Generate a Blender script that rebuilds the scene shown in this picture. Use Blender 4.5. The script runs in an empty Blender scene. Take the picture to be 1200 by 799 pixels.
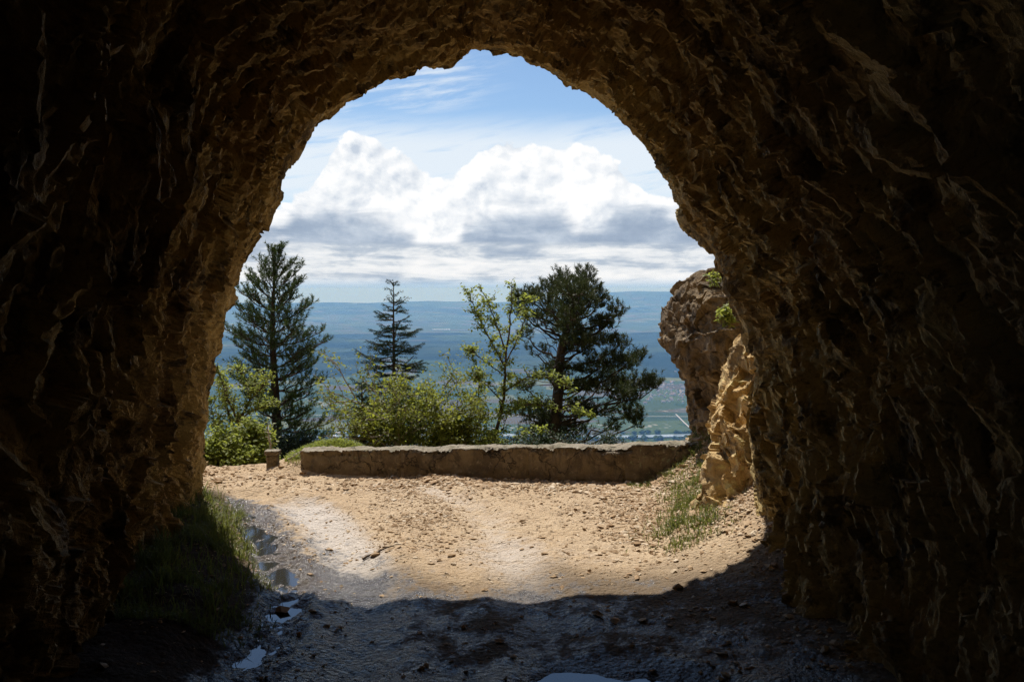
import bpy, math, random
import numpy as np
from mathutils import Vector, Matrix

R = np.random.RandomState(7)
random.seed(7)
SC = bpy.context.scene
COL = SC.collection
H = 1.9                      # eye height above the road
F = 1167.0                   # focal length in photo pixels (1200 wide)
PITCH = math.atan(61.5 / F)
CP, SP = math.cos(PITCH), math.sin(PITCH)

def at(px, py, Y):
    """point seen at photo pixel (px,py) at distance Y"""
    x = (px - 600) / F; u = (399.5 - py) / F
    t = Y / (CP + u * SP)
    return np.array([x * t, Y, H + t * (u * CP - SP)])

def on_ground(px, py, z=0.0):
    x = (px - 600) / F; u = (399.5 - py) / F
    t = (z - H) / (u * CP - SP)
    return np.array([x * t, t * (CP + u * SP), z])

# ------------------------------------------------------------------ noise
def _hash(ix, iy, iz, seed):
    h = (ix.astype(np.int64) * 374761393 + iy.astype(np.int64) * 668265263 + iz.astype(np.int64) * 2147483647 + seed * 974634777) & 0xffffffff
    h = ((h ^ (h >> 13)) * 1274126177) & 0xffffffff
    h = ((h ^ (h >> 16)) * 2246822519) & 0xffffffff
    return (h ^ (h >> 15)) & 0xffffffff

def noise3(x, y, z, seed=0):
    x, y, z = np.broadcast_arrays(np.asarray(x, float), np.asarray(y, float), np.asarray(z, float))
    ix, iy, iz = np.floor(x), np.floor(y), np.floor(z)
    fx, fy, fz = x - ix, y - iy, z - iz
    ux, uy, uz = [t * t * t * (t * (t * 6 - 15) + 10) for t in (fx, fy, fz)]
    res = 0
    for dx in (0, 1):
        for dy in (0, 1):
            for dz in (0, 1):
                h = _hash(ix + dx, iy + dy, iz + dz, seed)
                gx = (h & 1023) / 511.5 - 1; gy = ((h >> 10) & 1023) / 511.5 - 1; gz = ((h >> 20) & 1023) / 511.5 - 1
                d = gx * (fx - dx) + gy * (fy - dy) + gz * (fz - dz)
                w = (ux if dx else 1 - ux) * (uy if dy else 1 - uy) * (uz if dz else 1 - uz)
                res = res + d * w
    return res * 1.3

def fbm(x, y, z, oct=4, seed=0, gain=0.5, ridged=False):
    a, s, f = 1.0, 0.0, 1.0
    for o in range(oct):
        n = noise3(x * f, y * f, z * f, seed + o * 17)
        if ridged: n = 1 - 2.4 * np.abs(n)
        s = s + a * n; a *= gain; f *= 2.03
    return s

def facets(u, v, seed=0, tilt=1.0):
    """broken-rock facets: a random tilted plane per Voronoi cell; returns height and edge distance"""
    iu, iv = np.floor(u), np.floor(v)
    best = np.full(u.shape, 9e9); second = best.copy(); hgt = np.zeros(u.shape)
    for du in (-1, 0, 1):
        for dv in (-1, 0, 1):
            h = _hash(iu + du, iv + dv, iu * 0, seed)
            cu = iu + du + (h & 1023) / 1023.; cv = iv + dv + ((h >> 10) & 1023) / 1023.
            h2 = _hash(iu + du, iv + dv, iu * 0 + 1, seed)
            a = (h2 & 1023) / 511.5 - 1; b = ((h2 >> 10) & 1023) / 511.5 - 1; c = ((h2 >> 20) & 1023) / 511.5 - 1
            d = (u - cu) ** 2 + (v - cv) ** 2
            hh = c * 0.6 + tilt * (a * (u - cu) + b * (v - cv))
            m = d < best
            second = np.where(m, best, np.minimum(second, d))
            hgt = np.where(m, hh, hgt); best = np.where(m, d, best)
    return hgt, np.sqrt(second) - np.sqrt(best)

def sstep(a, b, x):
    t = np.clip((x - a) / (b - a), 0, 1)
    return t * t * (3 - 2 * t)

# ------------------------------------------------------------------ mesh / object helpers
def link(name, me, mat=None, parent=None):
    o = bpy.data.objects.new(name, me); COL.objects.link(o)
    if mat is not None and me is not None: me.materials.append(mat)
    if parent is not None: o.parent = parent
    return o

def npmesh(name, V, faces, mat=None, parent=None, smooth=False, attrs=None, loc=None):
    """faces: int array (n,3) or (n,4), or a list of such arrays"""
    if not isinstance(faces, list): faces = [faces]
    faces = [f for f in faces if len(f)]
    V = np.asarray(V, np.float64)
    if loc is not None: V = V - np.asarray(loc)
    me = bpy.data.meshes.new(name)
    me.vertices.add(len(V)); me.vertices.foreach_set('co', V.astype(np.float32).ravel())
    nl = sum(f.size for f in faces); nf = sum(len(f) for f in faces)
    me.loops.add(nl); me.polygons.add(nf)
    me.loops.foreach_set('vertex_index', np.concatenate([f.ravel() for f in faces]).astype(np.int32))
    starts, c = [], 0
    for f in faces:
        starts.append(c + np.arange(len(f)) * f.shape[1]); c += f.size
    me.polygons.foreach_set('loop_start', np.concatenate(starts).astype(np.int32))
    me.polygons.foreach_set('use_smooth', np.full(nf, smooth))
    if attrs:
        for k, a in attrs.items():
            at_ = me.attributes.new(k, 'FLOAT', 'POINT'); at_.data.foreach_set('value', np.asarray(a, np.float32).ravel())
    me.update(calc_edges=True); me.validate()
    o = link(name, me, mat, parent)
    if loc is not None: o.location = loc
    return o

def grid_faces(nu, nv, wrap=False):
    i = np.arange(nu - 1)[:, None] * nv; j = np.arange(nv - (0 if wrap else 1))[None, :]
    j2 = (j + 1) % nv
    a = i + j; b = i + j2; c = i + nv + j2; d = i + nv + j
    return np.stack([a, b, c, d], -1).reshape(-1, 4)

def tag(o, label=None, cat=None, group=None, kind=None):
    if label: o['label'] = label
    if cat: o['category'] = cat
    if group: o['group'] = group
    if kind: o['kind'] = kind
    return o

def empty(name, loc, label, cat, group=None):
    o = bpy.data.objects.new(name, None); COL.objects.link(o); o.location = loc; o.empty_display_size = .2
    return tag(o, label, cat, group)

class Tubes:
    def __init__(s): s.V = []; s.Fq = []; s.n = 0
    def add(s, pts, rad, k=6):
        pts = np.asarray(pts, float); n = len(pts)
        if n < 2: return
        d = np.gradient(pts, axis=0); d /= np.linalg.norm(d, axis=1)[:, None] + 1e-9
        ref = np.array([0.31, 0.2, 0.93]); 
        if abs(d.mean(0) @ ref) > .9: ref = np.array([1., 0.1, 0])
        a = np.cross(d, ref); a /= np.linalg.norm(a, axis=1)[:, None] + 1e-9
        b = np.cross(d, a)
        th = np.arange(k) * 2 * math.pi / k
        rad = np.asarray(rad, float) * np.ones(n)
        P = pts[:, None] + rad[:, None, None] * (a[:, None] * np.cos(th)[None, :, None] + b[:, None] * np.sin(th)[None, :, None])
        s.V.append(P.reshape(-1, 3)); s.Fq.append(grid_faces(n, k, True) + s.n); s.n += n * k
    def build(s, name, mat, parent=None, loc=None):
        return npmesh(name, np.concatenate(s.V), np.concatenate(s.Fq), mat, parent, True, loc=loc)

def rand_unit(n):
    v = R.normal(size=(n, 3)); return v / np.linalg.norm(v, axis=1)[:, None]

# ------------------------------------------------------------------ node helpers
class N:
    """tiny expression layer over shader nodes"""
    def __init__(s, tree): s.t = tree; s.nodes = tree.nodes; s.links = tree.links
    def new(s, typ, **kw):
        n = s.nodes.new(typ)
        for k, v in kw.items(): setattr(n, k, v)
        return n
    def put(s, sock, v):
        if isinstance(v, bpy.types.NodeSocket): s.links.new(v, sock)
        else:
            if sock.type == 'RGBA' and not hasattr(v, '__len__'): v = (v, v, v, 1)
            if sock.type == 'RGBA' and len(v) == 3: v = tuple(v) + (1,)
            sock.default_value = v
    def m(s, op, a, b=0.0, c=0.0, clamp=False):
        n = s.new('ShaderNodeMath', operation=op, use_clamp=clamp)
        s.put(n.inputs[0], a); s.put(n.inputs[1], b)
        if len(n.inputs) > 2: s.put(n.inputs[2], c)
        return n.outputs[0]
    def add(s, a, b): return s.m('ADD', a, b)
    def sub(s, a, b): return s.m('SUBTRACT', a, b)
    def mul(s, a, b): return s.m('MULTIPLY', a, b)
    def div(s, a, b): return s.m('DIVIDE', a, b)
    def sstep(s, x, a, b, lo=0.0, hi=1.0):
        n = s.new('ShaderNodeMapRange', interpolation_type='SMOOTHSTEP', clamp=True)
        s.put(n.inputs[0], x); s.put(n.inputs[1], a); s.put(n.inputs[2], b); s.put(n.inputs[3], lo); s.put(n.inputs[4], hi)
        return n.outputs[0]
    def lin(s, x, a, b, lo=0.0, hi=1.0):
        n = s.new('ShaderNodeMapRange', clamp=True)
        s.put(n.inputs[0], x); s.put(n.inputs[1], a); s.put(n.inputs[2], b); s.put(n.inputs[3], lo); s.put(n.inputs[4], hi)
        return n.outputs[0]
    def mix(s, f, a, b, mode='MIX'):
        n = s.new('ShaderNodeMix', data_type='RGBA', blend_type=mode)
        s.put(n.inputs[0], f); s.put(n.inputs[6], a); s.put(n.inputs[7], b)
        return n.outputs[2]
    def vec(s, x, y, z):
        n = s.new('ShaderNodeCombineXYZ'); s.put(n.inputs[0], x); s.put(n.inputs[1], y); s.put(n.inputs[2], z); return n.outputs[0]
    def xyz(s, v):
        n = s.new('ShaderNodeSeparateXYZ'); s.put(n.inputs[0], v); return n.outputs
    def vm(s, op, a, b):
        n = s.new('ShaderNodeVectorMath', operation=op); s.put(n.inputs[0], a); s.put(n.inputs[1], b); return n.outputs[0]
    def noise(s, v, scale=1.0, detail=4.0, rough=0.5, dist=0.0, col=False, lac=2.0):
        n = s.new('ShaderNodeTexNoise'); s.put(n.inputs['Vector'], v)
        s.put(n.inputs['Scale'], scale); s.put(n.inputs['Detail'], detail); s.put(n.inputs['Roughness'], rough); s.put(n.inputs['Distortion'], dist); s.put(n.inputs['Lacunarity'], lac)
        return n.outputs[1] if col else n.outputs[0]
    def voro(s, v, scale=1.0, feature='F1', out=0, rand=1.0):
        n = s.new('ShaderNodeTexVoronoi', feature=feature); s.put(n.inputs['Vector'], v); s.put(n.inputs['Scale'], scale); s.put(n.inputs['Randomness'], rand)
        return n.outputs[out]
    def ramp(s, x, stops, interp='LINEAR'):
        n = s.new('ShaderNodeValToRGB'); s.put(n.inputs[0], x); cr = n.color_ramp; cr.interpolation = interp
        while len(cr.elements) < len(stops): cr.elements.new(0.5)
        for e, (p, c) in zip(cr.elements, stops):
            e.position = p; e.color = tuple(c) + (1,) if hasattr(c, '__len__') else (c, c, c, 1)
        return n.outputs[0]
    def curve(s, x, pts, x0, x1, y0, y1):
        """float curve through pts [(x,y)]; x in [x0,x1], y in [y0,y1]"""
        n = s.new('ShaderNodeFloatCurve'); s.put(n.inputs[1], s.lin(x, x0, x1))
        cm = n.mapping.curves[0]
        q = [((a - x0) / (x1 - x0), (b - y0) / (y1 - y0)) for a, b in pts]
        cm.points[0].location = q[0]; cm.points[1].location = q[-1]
        for p in q[1:-1]: cm.points.new(*p)
        n.mapping.update()
        return s.lin(n.outputs[0], 0, 1, y0, y1)

def material(name):
    m = bpy.data.materials.new(name); m.use_nodes = True
    nt = m.node_tree; b = nt.nodes['Principled BSDF']
    n = N(nt)
    n.put(b.inputs['Roughness'], 0.9)
    b.inputs['Specular IOR Level'].default_value = 0.3
    return m, n, b

def bump(n, b, h, strength=0.5, dist=0.02, prev=None):
    bn = n.new('ShaderNodeBump'); n.put(bn.inputs['Strength'], strength); n.put(bn.inputs['Distance'], dist); n.put(bn.inputs['Height'], h)
    if prev is not None: n.put(bn.inputs['Normal'], prev)
    n.put(b.inputs['Normal'], bn.outputs[0]); return bn.outputs[0]

def pos(n): return n.new('ShaderNodeNewGeometry').outputs['Position']
def attr(n, name): 
    a = n.new('ShaderNodeAttribute', attribute_name=name); return a.outputs['Fac']

# ------------------------------------------------------------------ materials
def rock_mat(name, base, dark, rust, gloss=0.0):
    m, n, b = material(name)
    P = pos(n)
    big = n.noise(P, 0.9, 5, 0.6)
    med = n.noise(n.vm('MULTIPLY', P, (1, 1, .6)), 4.0, 7, 0.7)
    st = n.noise(n.vm('MULTIPLY', P, (5, 15, 5)), 1.0, 8, 0.72, .25)
    c = n.mix(n.sstep(big, .40, .60), base, rust)
    c = n.mix(n.sstep(med, .50, .62, 0, .8), c, dark)
    c = n.mix(n.sstep(st, .53, .66, 0, .75), c, tuple(min(.85, 1.5 * k) for k in base))
    c = n.mix(n.sstep(st, .45, .34, 0, .85), c, dark)
    c = n.mix(n.sstep(n.noise(P, 30, 6, .75), .50, .68, 0, .5), c, dark)
    n.put(b.inputs['Base Color'], c)
    n.put(b.inputs['Roughness'], n.sstep(n.noise(P, 1.7, 3), .35, .65, .95 - gloss, .8 - gloss))
    h = n.add(n.mul(n.noise(P, 24, 7, .72), 1.2), n.mul(n.noise(n.vm('MULTIPLY', P, (1, 1, .45)), 55, 5, .7), .5))
    h = n.add(n.add(h, n.mul(n.noise(P, 8, 5, .65), 1.0)), n.mul(st, 1.6))
    bump(n, b, h, .8, 0.025)
    return m

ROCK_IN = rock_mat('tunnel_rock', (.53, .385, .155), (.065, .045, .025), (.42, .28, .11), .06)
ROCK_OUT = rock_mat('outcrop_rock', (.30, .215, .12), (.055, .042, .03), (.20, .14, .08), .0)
ROCK_SUNLIT = rock_mat('sunlit_ochre_rock', (.72, .52, .25), (.34, .23, .11), (.66, .45, .20), .0)  # brighter copy of the outcrop rock; sunlight on the buttress painted in

def ground_mat():
    m, n, b = material('dirt_road')
    P = pos(n)
    wet = attr(n, 'wet'); pale = attr(n, 'pale'); soil_shade = attr(n, 'soil_shade')
    big = n.noise(P, 0.8, 4, .6); med = n.noise(P, 6, 6, .65); fine = n.noise(P, 60, 5, .7)
    c = n.mix(n.sstep(big, .35, .65), (.47, .33, .195), (.53, .39, .245))
    c = n.mix(n.sstep(med, .45, .7, 0, .7), c, (.30, .20, .12))
    c = n.mix(n.mul(n.sstep(fine, .5, .68), .45), c, (.62, .49, .33))
    peb = n.voro(n.vm('ADD', P, n.noise(P, 30, 2, .5, 0, True)), 34, 'F1', 1)
    pv = n.m('MULTIPLY', n.xyz(peb)[0], 1.0)
    c = n.mix(n.sstep(pv, .72, .95, 0, .5), c, (.66, .55, .40))
    c = n.mix(n.sstep(pv, .25, .03, 0, .5), c, (.24, .155, .09))
    palem = n.mul(pale, n.sstep(n.add(n.noise(P, 9, 5, .7), n.mul(pale, .35)), .48, .78))
    c = n.mix(palem, c, (.55, .48, .41))
    c = n.mix(soil_shade, c, (.07, .05, .034))  # dark soil, also the shade painted on the tunnel floor
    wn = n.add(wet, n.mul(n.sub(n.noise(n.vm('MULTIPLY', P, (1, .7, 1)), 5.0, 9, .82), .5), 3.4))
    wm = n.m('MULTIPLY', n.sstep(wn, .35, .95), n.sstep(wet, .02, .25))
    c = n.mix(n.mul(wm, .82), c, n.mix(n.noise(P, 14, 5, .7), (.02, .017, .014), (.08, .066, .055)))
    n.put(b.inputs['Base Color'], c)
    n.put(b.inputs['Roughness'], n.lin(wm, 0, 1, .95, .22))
    n.put(b.inputs['Specular IOR Level'], n.lin(wm, 0, 1, .15, .9))
    h = n.add(n.add(n.mul(fine, .8), n.mul(n.noise(P, 16, 5, .65), 1.6)), n.mul(n.voro(P, 34, 'F1'), -.8))
    bump(n, b, h, .75, .03)
    return m
DIRT = ground_mat()

def simple(name, base, var, scale=4, rough=.9, bmp=.3, dist=.01, spec=.3):
    m, n, b = material(name); P = pos(n)
    c = n.mix(n.sstep(n.noise(P, scale, 6, .65), .35, .65), base, var)
    n.put(b.inputs['Base Color'], c); n.put(b.inputs['Roughness'], rough); b.inputs['Specular IOR Level'].default_value = spec
    bump(n, b, n.noise(P, scale * 6, 5, .7), bmp, dist)
    return m

def stone_mat():
    m, n, b = material('loose_stone')
    g = n.new('ShaderNodeNewGeometry'); r = g.outputs['Random Per Island']
    c = n.ramp(r, [(0, (.30, .19, .10)), (.35, (.40, .275, .16)), (.7, (.50, .37, .235)), (1, (.66, .55, .41))])
    c = n.mix(n.sstep(n.noise(g.outputs['Position'], 40, 4), .4, .7, 0, .5), c, (.32, .21, .12))
    n.put(b.inputs['Base Color'], c)
    return m
STONE = stone_mat()

def leaf_mat(name, c0, c1, trans, rough=.55, tw=.5, spec=.3):
    m, n, b = material(name)
    g = n.new('ShaderNodeNewGeometry'); r = g.outputs['Random Per Island']
    P = g.outputs['Position']
    f = n.add(n.mul(r, .6), n.mul(n.sstep(n.noise(P, 2.2, 2), .35, .65), .4))
    c = n.mix(f, c0, c1)
    n.put(b.inputs['Base Color'], c); n.put(b.inputs['Roughness'], rough); b.inputs['Specular IOR Level'].default_value = spec
    t = n.new('ShaderNodeBsdfTranslucent'); n.put(t.inputs[0], n.mix(f, trans, tuple(k * .7 for k in trans)))
    mx = n.new('ShaderNodeMixShader'); mx.inputs[0].default_value = tw
    n.links.new(b.outputs[0], mx.inputs[1]); n.links.new(t.outputs[0], mx.inputs[2])
    out = [k for k in n.nodes if k.type == 'OUTPUT_MATERIAL'][0]
    n.links.new(mx.outputs[0], out.inputs[0])
    return m
NEEDLE = leaf_mat('pine_needles', (.036, .062, .020), (.075, .115, .032), (.08, .12, .02), .5, .25)
NEEDLE_OLIVE = leaf_mat('olive_pine_needles', (.034, .048, .016), (.085, .095, .03), (.06, .08, .02), .5, .25)
NEEDLE_SPRUCE = leaf_mat('spruce_needles', (.02, .042, .024), (.04, .065, .032), (.03, .06, .02), .5, .2)
LEAF = leaf_mat('broad_leaves', (.09, .12, .018), (.19, .20, .035), (.36, .38, .05), .5, .5)
LEAF_YOUNG = leaf_mat('young_leaves', (.13, .17, .03), (.25, .27, .06), (.42, .46, .08), .5, .5)
LEAF_DARK = leaf_mat('dark_leaves', (.03, .055, .03), (.06, .085, .045), (.06, .10, .04), .5, .3)
GRASS = leaf_mat('grass_blades', (.065, .095, .018), (.18, .18, .05), (.22, .24, .045), .6, .45)
GRASS_DRY = leaf_mat('dry_grass_blades', (.14, .17, .03), (.36, .30, .13), (.36, .36, .10), .7, .4)
BARK = simple('bark', (.11, .075, .05), (.055, .04, .03), 14, .95, .6, .01)
BARK_PINE = simple('pine_bark', (.085, .058, .042), (.045, .034, .028), 10, .95, .6, .02)
TWIG_GREY = simple('weathered_wood', (.38, .33, .27), (.24, .2, .16), 20, .9, .4, .004)
CONCRETE = None
def concrete():
    m, n, b = material('weathered_concrete'); P = pos(n)
    x, y, z = n.xyz(P)
    c = n.mix(n.sstep(n.noise(P, 3, 6, .65), .35, .65), (.22, .165, .10), (.095, .068, .042))
    stain = n.noise(n.vec(n.mul(x, 14), n.mul(y, 14), n.mul(z, 2)), 1, 5, .6)
    c = n.mix(n.sstep(stain, .5, .68, 0, .7), c, (.09, .065, .04))
    c = n.mix(n.sstep(n.noise(P, 15, 7, .8), .54, .66, 0, .7), c, (.36, .29, .20))
    c = n.mix(n.sstep(n.noise(P, 5, 8, .75, .8), .54, .62, 0, .7), c, (.06, .045, .03))
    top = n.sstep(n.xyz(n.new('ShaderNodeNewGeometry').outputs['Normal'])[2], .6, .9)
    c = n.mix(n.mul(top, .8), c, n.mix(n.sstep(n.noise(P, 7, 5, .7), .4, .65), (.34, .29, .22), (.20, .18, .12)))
    wp = n.vm('ADD', n.vm('MULTIPLY', P, (1, 1, .55)), n.vm('MULTIPLY', n.noise(P, 4, 5, .6, 0, True), (.35, .35, .35)))
    ck = n.sstep(n.voro(wp, 1.9, 'DISTANCE_TO_EDGE'), .012, .002)
    c = n.mix(n.mul(ck, .8), c, (.03, .022, .015))
    foot = n.mul(n.sstep(n.add(z, n.mul(n.noise(P, 9, 4, .6), .12)), .16, .04), .7)
    c = n.mix(foot, c, (.30, .215, .13))
    c = n.mix(n.mul(n.sstep(n.noise(P, 26, 4, .6), .60, .68), n.sstep(n.noise(P, 1.5, 2), .45, .6)), c, (.24, .25, .15))
    n.put(b.inputs['Base Color'], c)
    bump(n, b, n.add(n.add(n.noise(P, 25, 7, .75), n.mul(n.noise(P, 9, 4, .7), 1.2)), n.mul(ck, -.8)), 1.0, .02)
    return m
CONCRETE = concrete()

def water_mat():
    m, n, b = material('puddle_water')
    n.put(b.inputs['Base Color'], (.03, .027, .022)); n.put(b.inputs['Roughness'], .04); b.inputs['Specular IOR Level'].default_value = .9
    b.inputs['IOR'].default_value = 1.45
    bump(n, b, n.noise(pos(n), 6, 2), .02, .01)
    return m
WATER = water_mat()

# ------------------------------------------------------------------ ground shape
def seg_dist(x, y, pts):
    """distance to a polyline and position along it (0..1)"""
    best = np.full(x.shape, 9e9); tt = np.zeros(x.shape); n = len(pts) - 1
    for i in range(n):
        a, b = pts[i][:2], pts[i + 1][:2]
        d = b - a; L = d @ d
        t = np.clip(((x - a[0]) * d[0] + (y - a[1]) * d[1]) / L, 0, 1)
        dd = np.hypot(x - a[0] - t * d[0], y - a[1] - t * d[1])
        m = dd < best; best = np.where(m, dd, best); tt = np.where(m, (i + t) / n, tt)
    return best, tt

DITCH = [on_ground(*p) for p in ((262, 588), (283, 598), (300, 622), (322, 655), (345, 688), (318, 730), (285, 765), (262, 810), (235, 860))]
TRACK_L = [on_ground(*p) for p in ((290, 578), (350, 590), (385, 615), (410, 655), (430, 700), (420, 760), (400, 860))]
TRACK_M = [on_ground(*p) for p in ((500, 572), (560, 600), (585, 635), (620, 680), (640, 730), (660, 820))]
TRACK_R = [on_ground(*p) for p in ((700, 720), (770, 738), (870, 760), (960, 800))]
PUD = on_ground(722, 812)          # the puddle at the bottom of the frame

def edge_y(x):                      # where the road bench ends and the slope begins
    return 10.45 + 0.1 * np.sin(x * 1.3) + 0.35 * sstep(-3, -5.5, x) - .0 * x

def verge_x(y): return -2.24 + .34 * np.clip(8.45 - y, -1, 2.6)

def gz(x, y, detail=True):
    """height of the bench, the banks and the slope beyond"""
    x = np.asarray(x, float); y = np.asarray(y, float)
    z = 0.015 * noise3(x * .7, y * .7, 0, 3)
    # left verge against the tunnel wall, right bank of scree below the outcrop
    lv = sstep(0.0, -.6, x + 0.14 * noise3(x * 2, y * 2, 0, 5) - verge_x(y)) * sstep(9.6, 8.6, y)
    z = z + lv * (.13 + .05 * noise3(x * 3, y * 3, 0, 9))
    toe = 1.02 + .10 * (y - 7)
    rb = np.clip(x + .10 * noise3(x * 2, y * 2, 0, 6) - toe, 0, 3)
    z = z + (rb * .24 + rb * rb * .36) * sstep(5.6, 7.2, y) + .08 * np.clip(rb, 0, 1) * sstep(7.2, 5.6, y)
    # the knoll behind the low wall
    z = z + .30 * np.exp(-(((x + 1.9) / .55) ** 2 + ((y - 10.75) / .35) ** 2))
    z = z + .30 * np.exp(-(((x - 2.0) / .36) ** 2 + ((y - 9.75) / .42) ** 2))
    # small heap between post and wall
    z = z + .09 * np.exp(-(((x + 2.25) / .22) ** 2 + ((y - 10.2) / .16) ** 2))
    # wheel ruts and the puddles
    d, t = seg_dist(x, y, TRACK_L); z = z - .045 * np.exp(-(d / .17) ** 2) + .018 * np.exp(-((d - .30) / .09) ** 2)
    d, t = seg_dist(x, y, TRACK_M); z = z - .035 * np.exp(-(d / .17) ** 2) + .014 * np.exp(-((d - .30) / .09) ** 2)
    d, t = seg_dist(x, y, DITCH)
    z = z - (.055 + .035 * noise3(x * 2, y * 2, 0, 21)) * np.exp(-(d / .17) ** 2)
    if detail: z = z + .040 * fbm(x * 10, y * 6, 0, 4, 22) * np.exp(-(d / .28) ** 2)
    e = np.sqrt(((x - PUD[0] - .04) / .50) ** 2 + ((y - PUD[1] + .03) / .50) ** 2)
    z = z - .09 * sstep(1.35, .5, e + .25 * noise3(x * 2.5, y * 2.5, 0, 31))
    # mid ridge of loose gravel
    z = z + .03 * np.exp(-((x + .72) / .35) ** 2) * sstep(5.8, 7, y)
    dd = np.clip(y - edge_y(x), 0, None)
    kn = sstep(10, 14, y)
    fall = np.where(dd < 21, .2 * dd + .012 * dd * dd, .2 * 21 + .012 * 441 + .70 * (dd - 21))
    z = z - fall
    if detail:
        m = sstep(-1.2, 0.5, 11 - y)
        z = z + .020 * fbm(x * 3, y * 3, 0, 3, 41) * 1.0
        rough = .35 + .65 * sstep(1.2, 2.2, np.abs(x + .1))
        z = z + .011 * rough * fbm(x * 13, y * 13, 0, 3, 51)
        z = z + .006 * rough * fbm(x * 45, y * 45, 0, 1, 61)
    return z

def build_ground():
    def axis(parts):
        out = []
        for a, b, st in parts: out.append(np.arange(a, b, st))
        out.append([parts[-1][1]]); return np.concatenate(out)
    xs = axis([(-30, -8, .8), (-8, -4, .12), (-4, -2.6, .03), (-2.6, 2.4, .0135), (2.4, 4, .04), (4, 9, .25), (9, 30, .9)])
    ys = axis([(-9, 3.6, .3), (3.6, 4.5, .05), (4.5, 10.6, .0135), (10.6, 13.2, .045)])
    X, Y = np.meshgrid(xs, ys, indexing='ij')
    Z = gz(X, Y)
    x, y = X, Y
    d1, t1 = seg_dist(x, y, DITCH); d2, t2 = seg_dist(x, y, TRACK_L); d3, t3 = seg_dist(x, y, TRACK_M); d4, t4 = seg_dist(x, y, TRACK_R)
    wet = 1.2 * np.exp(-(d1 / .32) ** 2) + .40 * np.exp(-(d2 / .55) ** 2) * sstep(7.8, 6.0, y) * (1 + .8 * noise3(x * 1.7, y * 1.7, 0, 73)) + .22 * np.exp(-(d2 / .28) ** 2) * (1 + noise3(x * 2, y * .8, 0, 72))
    inside = sstep(7.0, 6.0, y + .5 * noise3(x * 1.5, y * 1.5, 0, 71))  # mask for the damp floor and the tunnel shade painted on it
    wet = wet + inside * (.42 + .25 * np.exp(-(d3 / .3) ** 2) + .30 * np.exp(-(d4 / .22) ** 2) - .35 * sstep(1.5, 2.2, x))  # damp tunnel floor, plus the shade painted on it
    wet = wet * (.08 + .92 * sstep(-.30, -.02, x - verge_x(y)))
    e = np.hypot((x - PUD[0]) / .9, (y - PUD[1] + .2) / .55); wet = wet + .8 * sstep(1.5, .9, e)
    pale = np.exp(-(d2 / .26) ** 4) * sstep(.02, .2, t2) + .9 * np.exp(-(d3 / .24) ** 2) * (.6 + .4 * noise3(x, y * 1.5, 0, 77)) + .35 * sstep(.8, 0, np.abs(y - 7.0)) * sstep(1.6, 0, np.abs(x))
    soil_shade = sstep(.05, -.3, x - verge_x(y)) * sstep(9.4, 8.8, y) * .95 + .75 * inside + .5 * sstep(10.4, 11.2, y) + .6 * sstep(1.7, 2.2, x) * sstep(6.8, 6.0, y)  # bare soil, plus painted shade over the tunnel floor
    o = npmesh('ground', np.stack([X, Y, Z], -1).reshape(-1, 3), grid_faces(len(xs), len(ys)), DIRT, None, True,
               {'wet': np.clip(wet, 0, 1.3), 'pale': np.clip(pale, 0, 1), 'soil_shade': np.clip(soil_shade, 0, 1)})
    tag(o, kind='structure')
    # standing water: thin sheets just above the bottoms of the hollows
    def sheet(name, x0, x1, y0, y1, z, step=.05):
        a = np.arange(x0, x1, step); b_ = np.arange(y0, y1, step); A, B = np.meshgrid(a, b_, indexing='ij')
        V = np.stack([A, B, A * 0 + z], -1).reshape(-1, 3)
        w = npmesh(name, V, grid_faces(len(a), len(b_)), WATER, None, True); tag(w, kind='structure'); return w
    sheet('puddle', PUD[0] - 1.0, PUD[0] + 1.0, PUD[1] - .95, PUD[1] + .5, -.056)
    # ditch water follows the ditch
    pts = np.array([p[:2] for p in DITCH]); V = []; nn = 60
    tt = np.linspace(0, len(pts) - 1.001, nn); P = np.array([pts[int(t)] * (1 - t % 1) + pts[int(t) + 1] * (t % 1) for t in tt])
    D = np.gradient(P, axis=0); D /= np.linalg.norm(D, axis=1)[:, None]; Nn = np.stack([-D[:, 1], D[:, 0]], 1)
    for k in (-1, 1):
        Q = P + Nn * .34 * k; V.append(np.concatenate([Q, np.full((nn, 1), -.047)], 1))
    V = np.stack(V, 1).reshape(-1, 3)
    tag(npmesh('ditch_water', V, grid_faces(nn, 2), WATER, None, True), kind='structure')
build_ground()

# ------------------------------------------------------------------ terrain to the horizon
def terrain_h(x, y):
    r = np.hypot(x, y)
    slope = gz(x, y, False)
    v = -700 + 3 * noise3(x / 900, y / 900, 0, 81)
    m1 = sstep(7300, 9000, r) * (1 - sstep(13500, 15500, r))
    v = v + m1 * (55 + 110 * np.abs(fbm(x / 3800, y / 1700, 0, 4, 83)))
    m2 = sstep(19000, 25000, r)
    v = v + m2 * (60 + 170 * np.abs(fbm(x / 9000, y / 4000, 0, 4, 87)))
    az = x / np.maximum(y, 1)
    m3 = np.exp(-((r - 28000) / 3500.) ** 2)
    prof = 220 + 270 * sstep(-.02, .13, az) - 70 * sstep(.15, .3, az) + 60 * noise3(az * 9, 0, 0, 91) + 30 * noise3(az * 30, 0, 0, 92)
    v = v + m3 * prof
    m4 = np.exp(-((r - 21000) / 1800.) ** 2)
    v = v + m4 * (90 * sstep(.0, .12, az) + 60 * noise3(az * 14, 2, 0, 93))
    return np.where(y < 30, slope - .03, np.maximum(slope, v))

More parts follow.
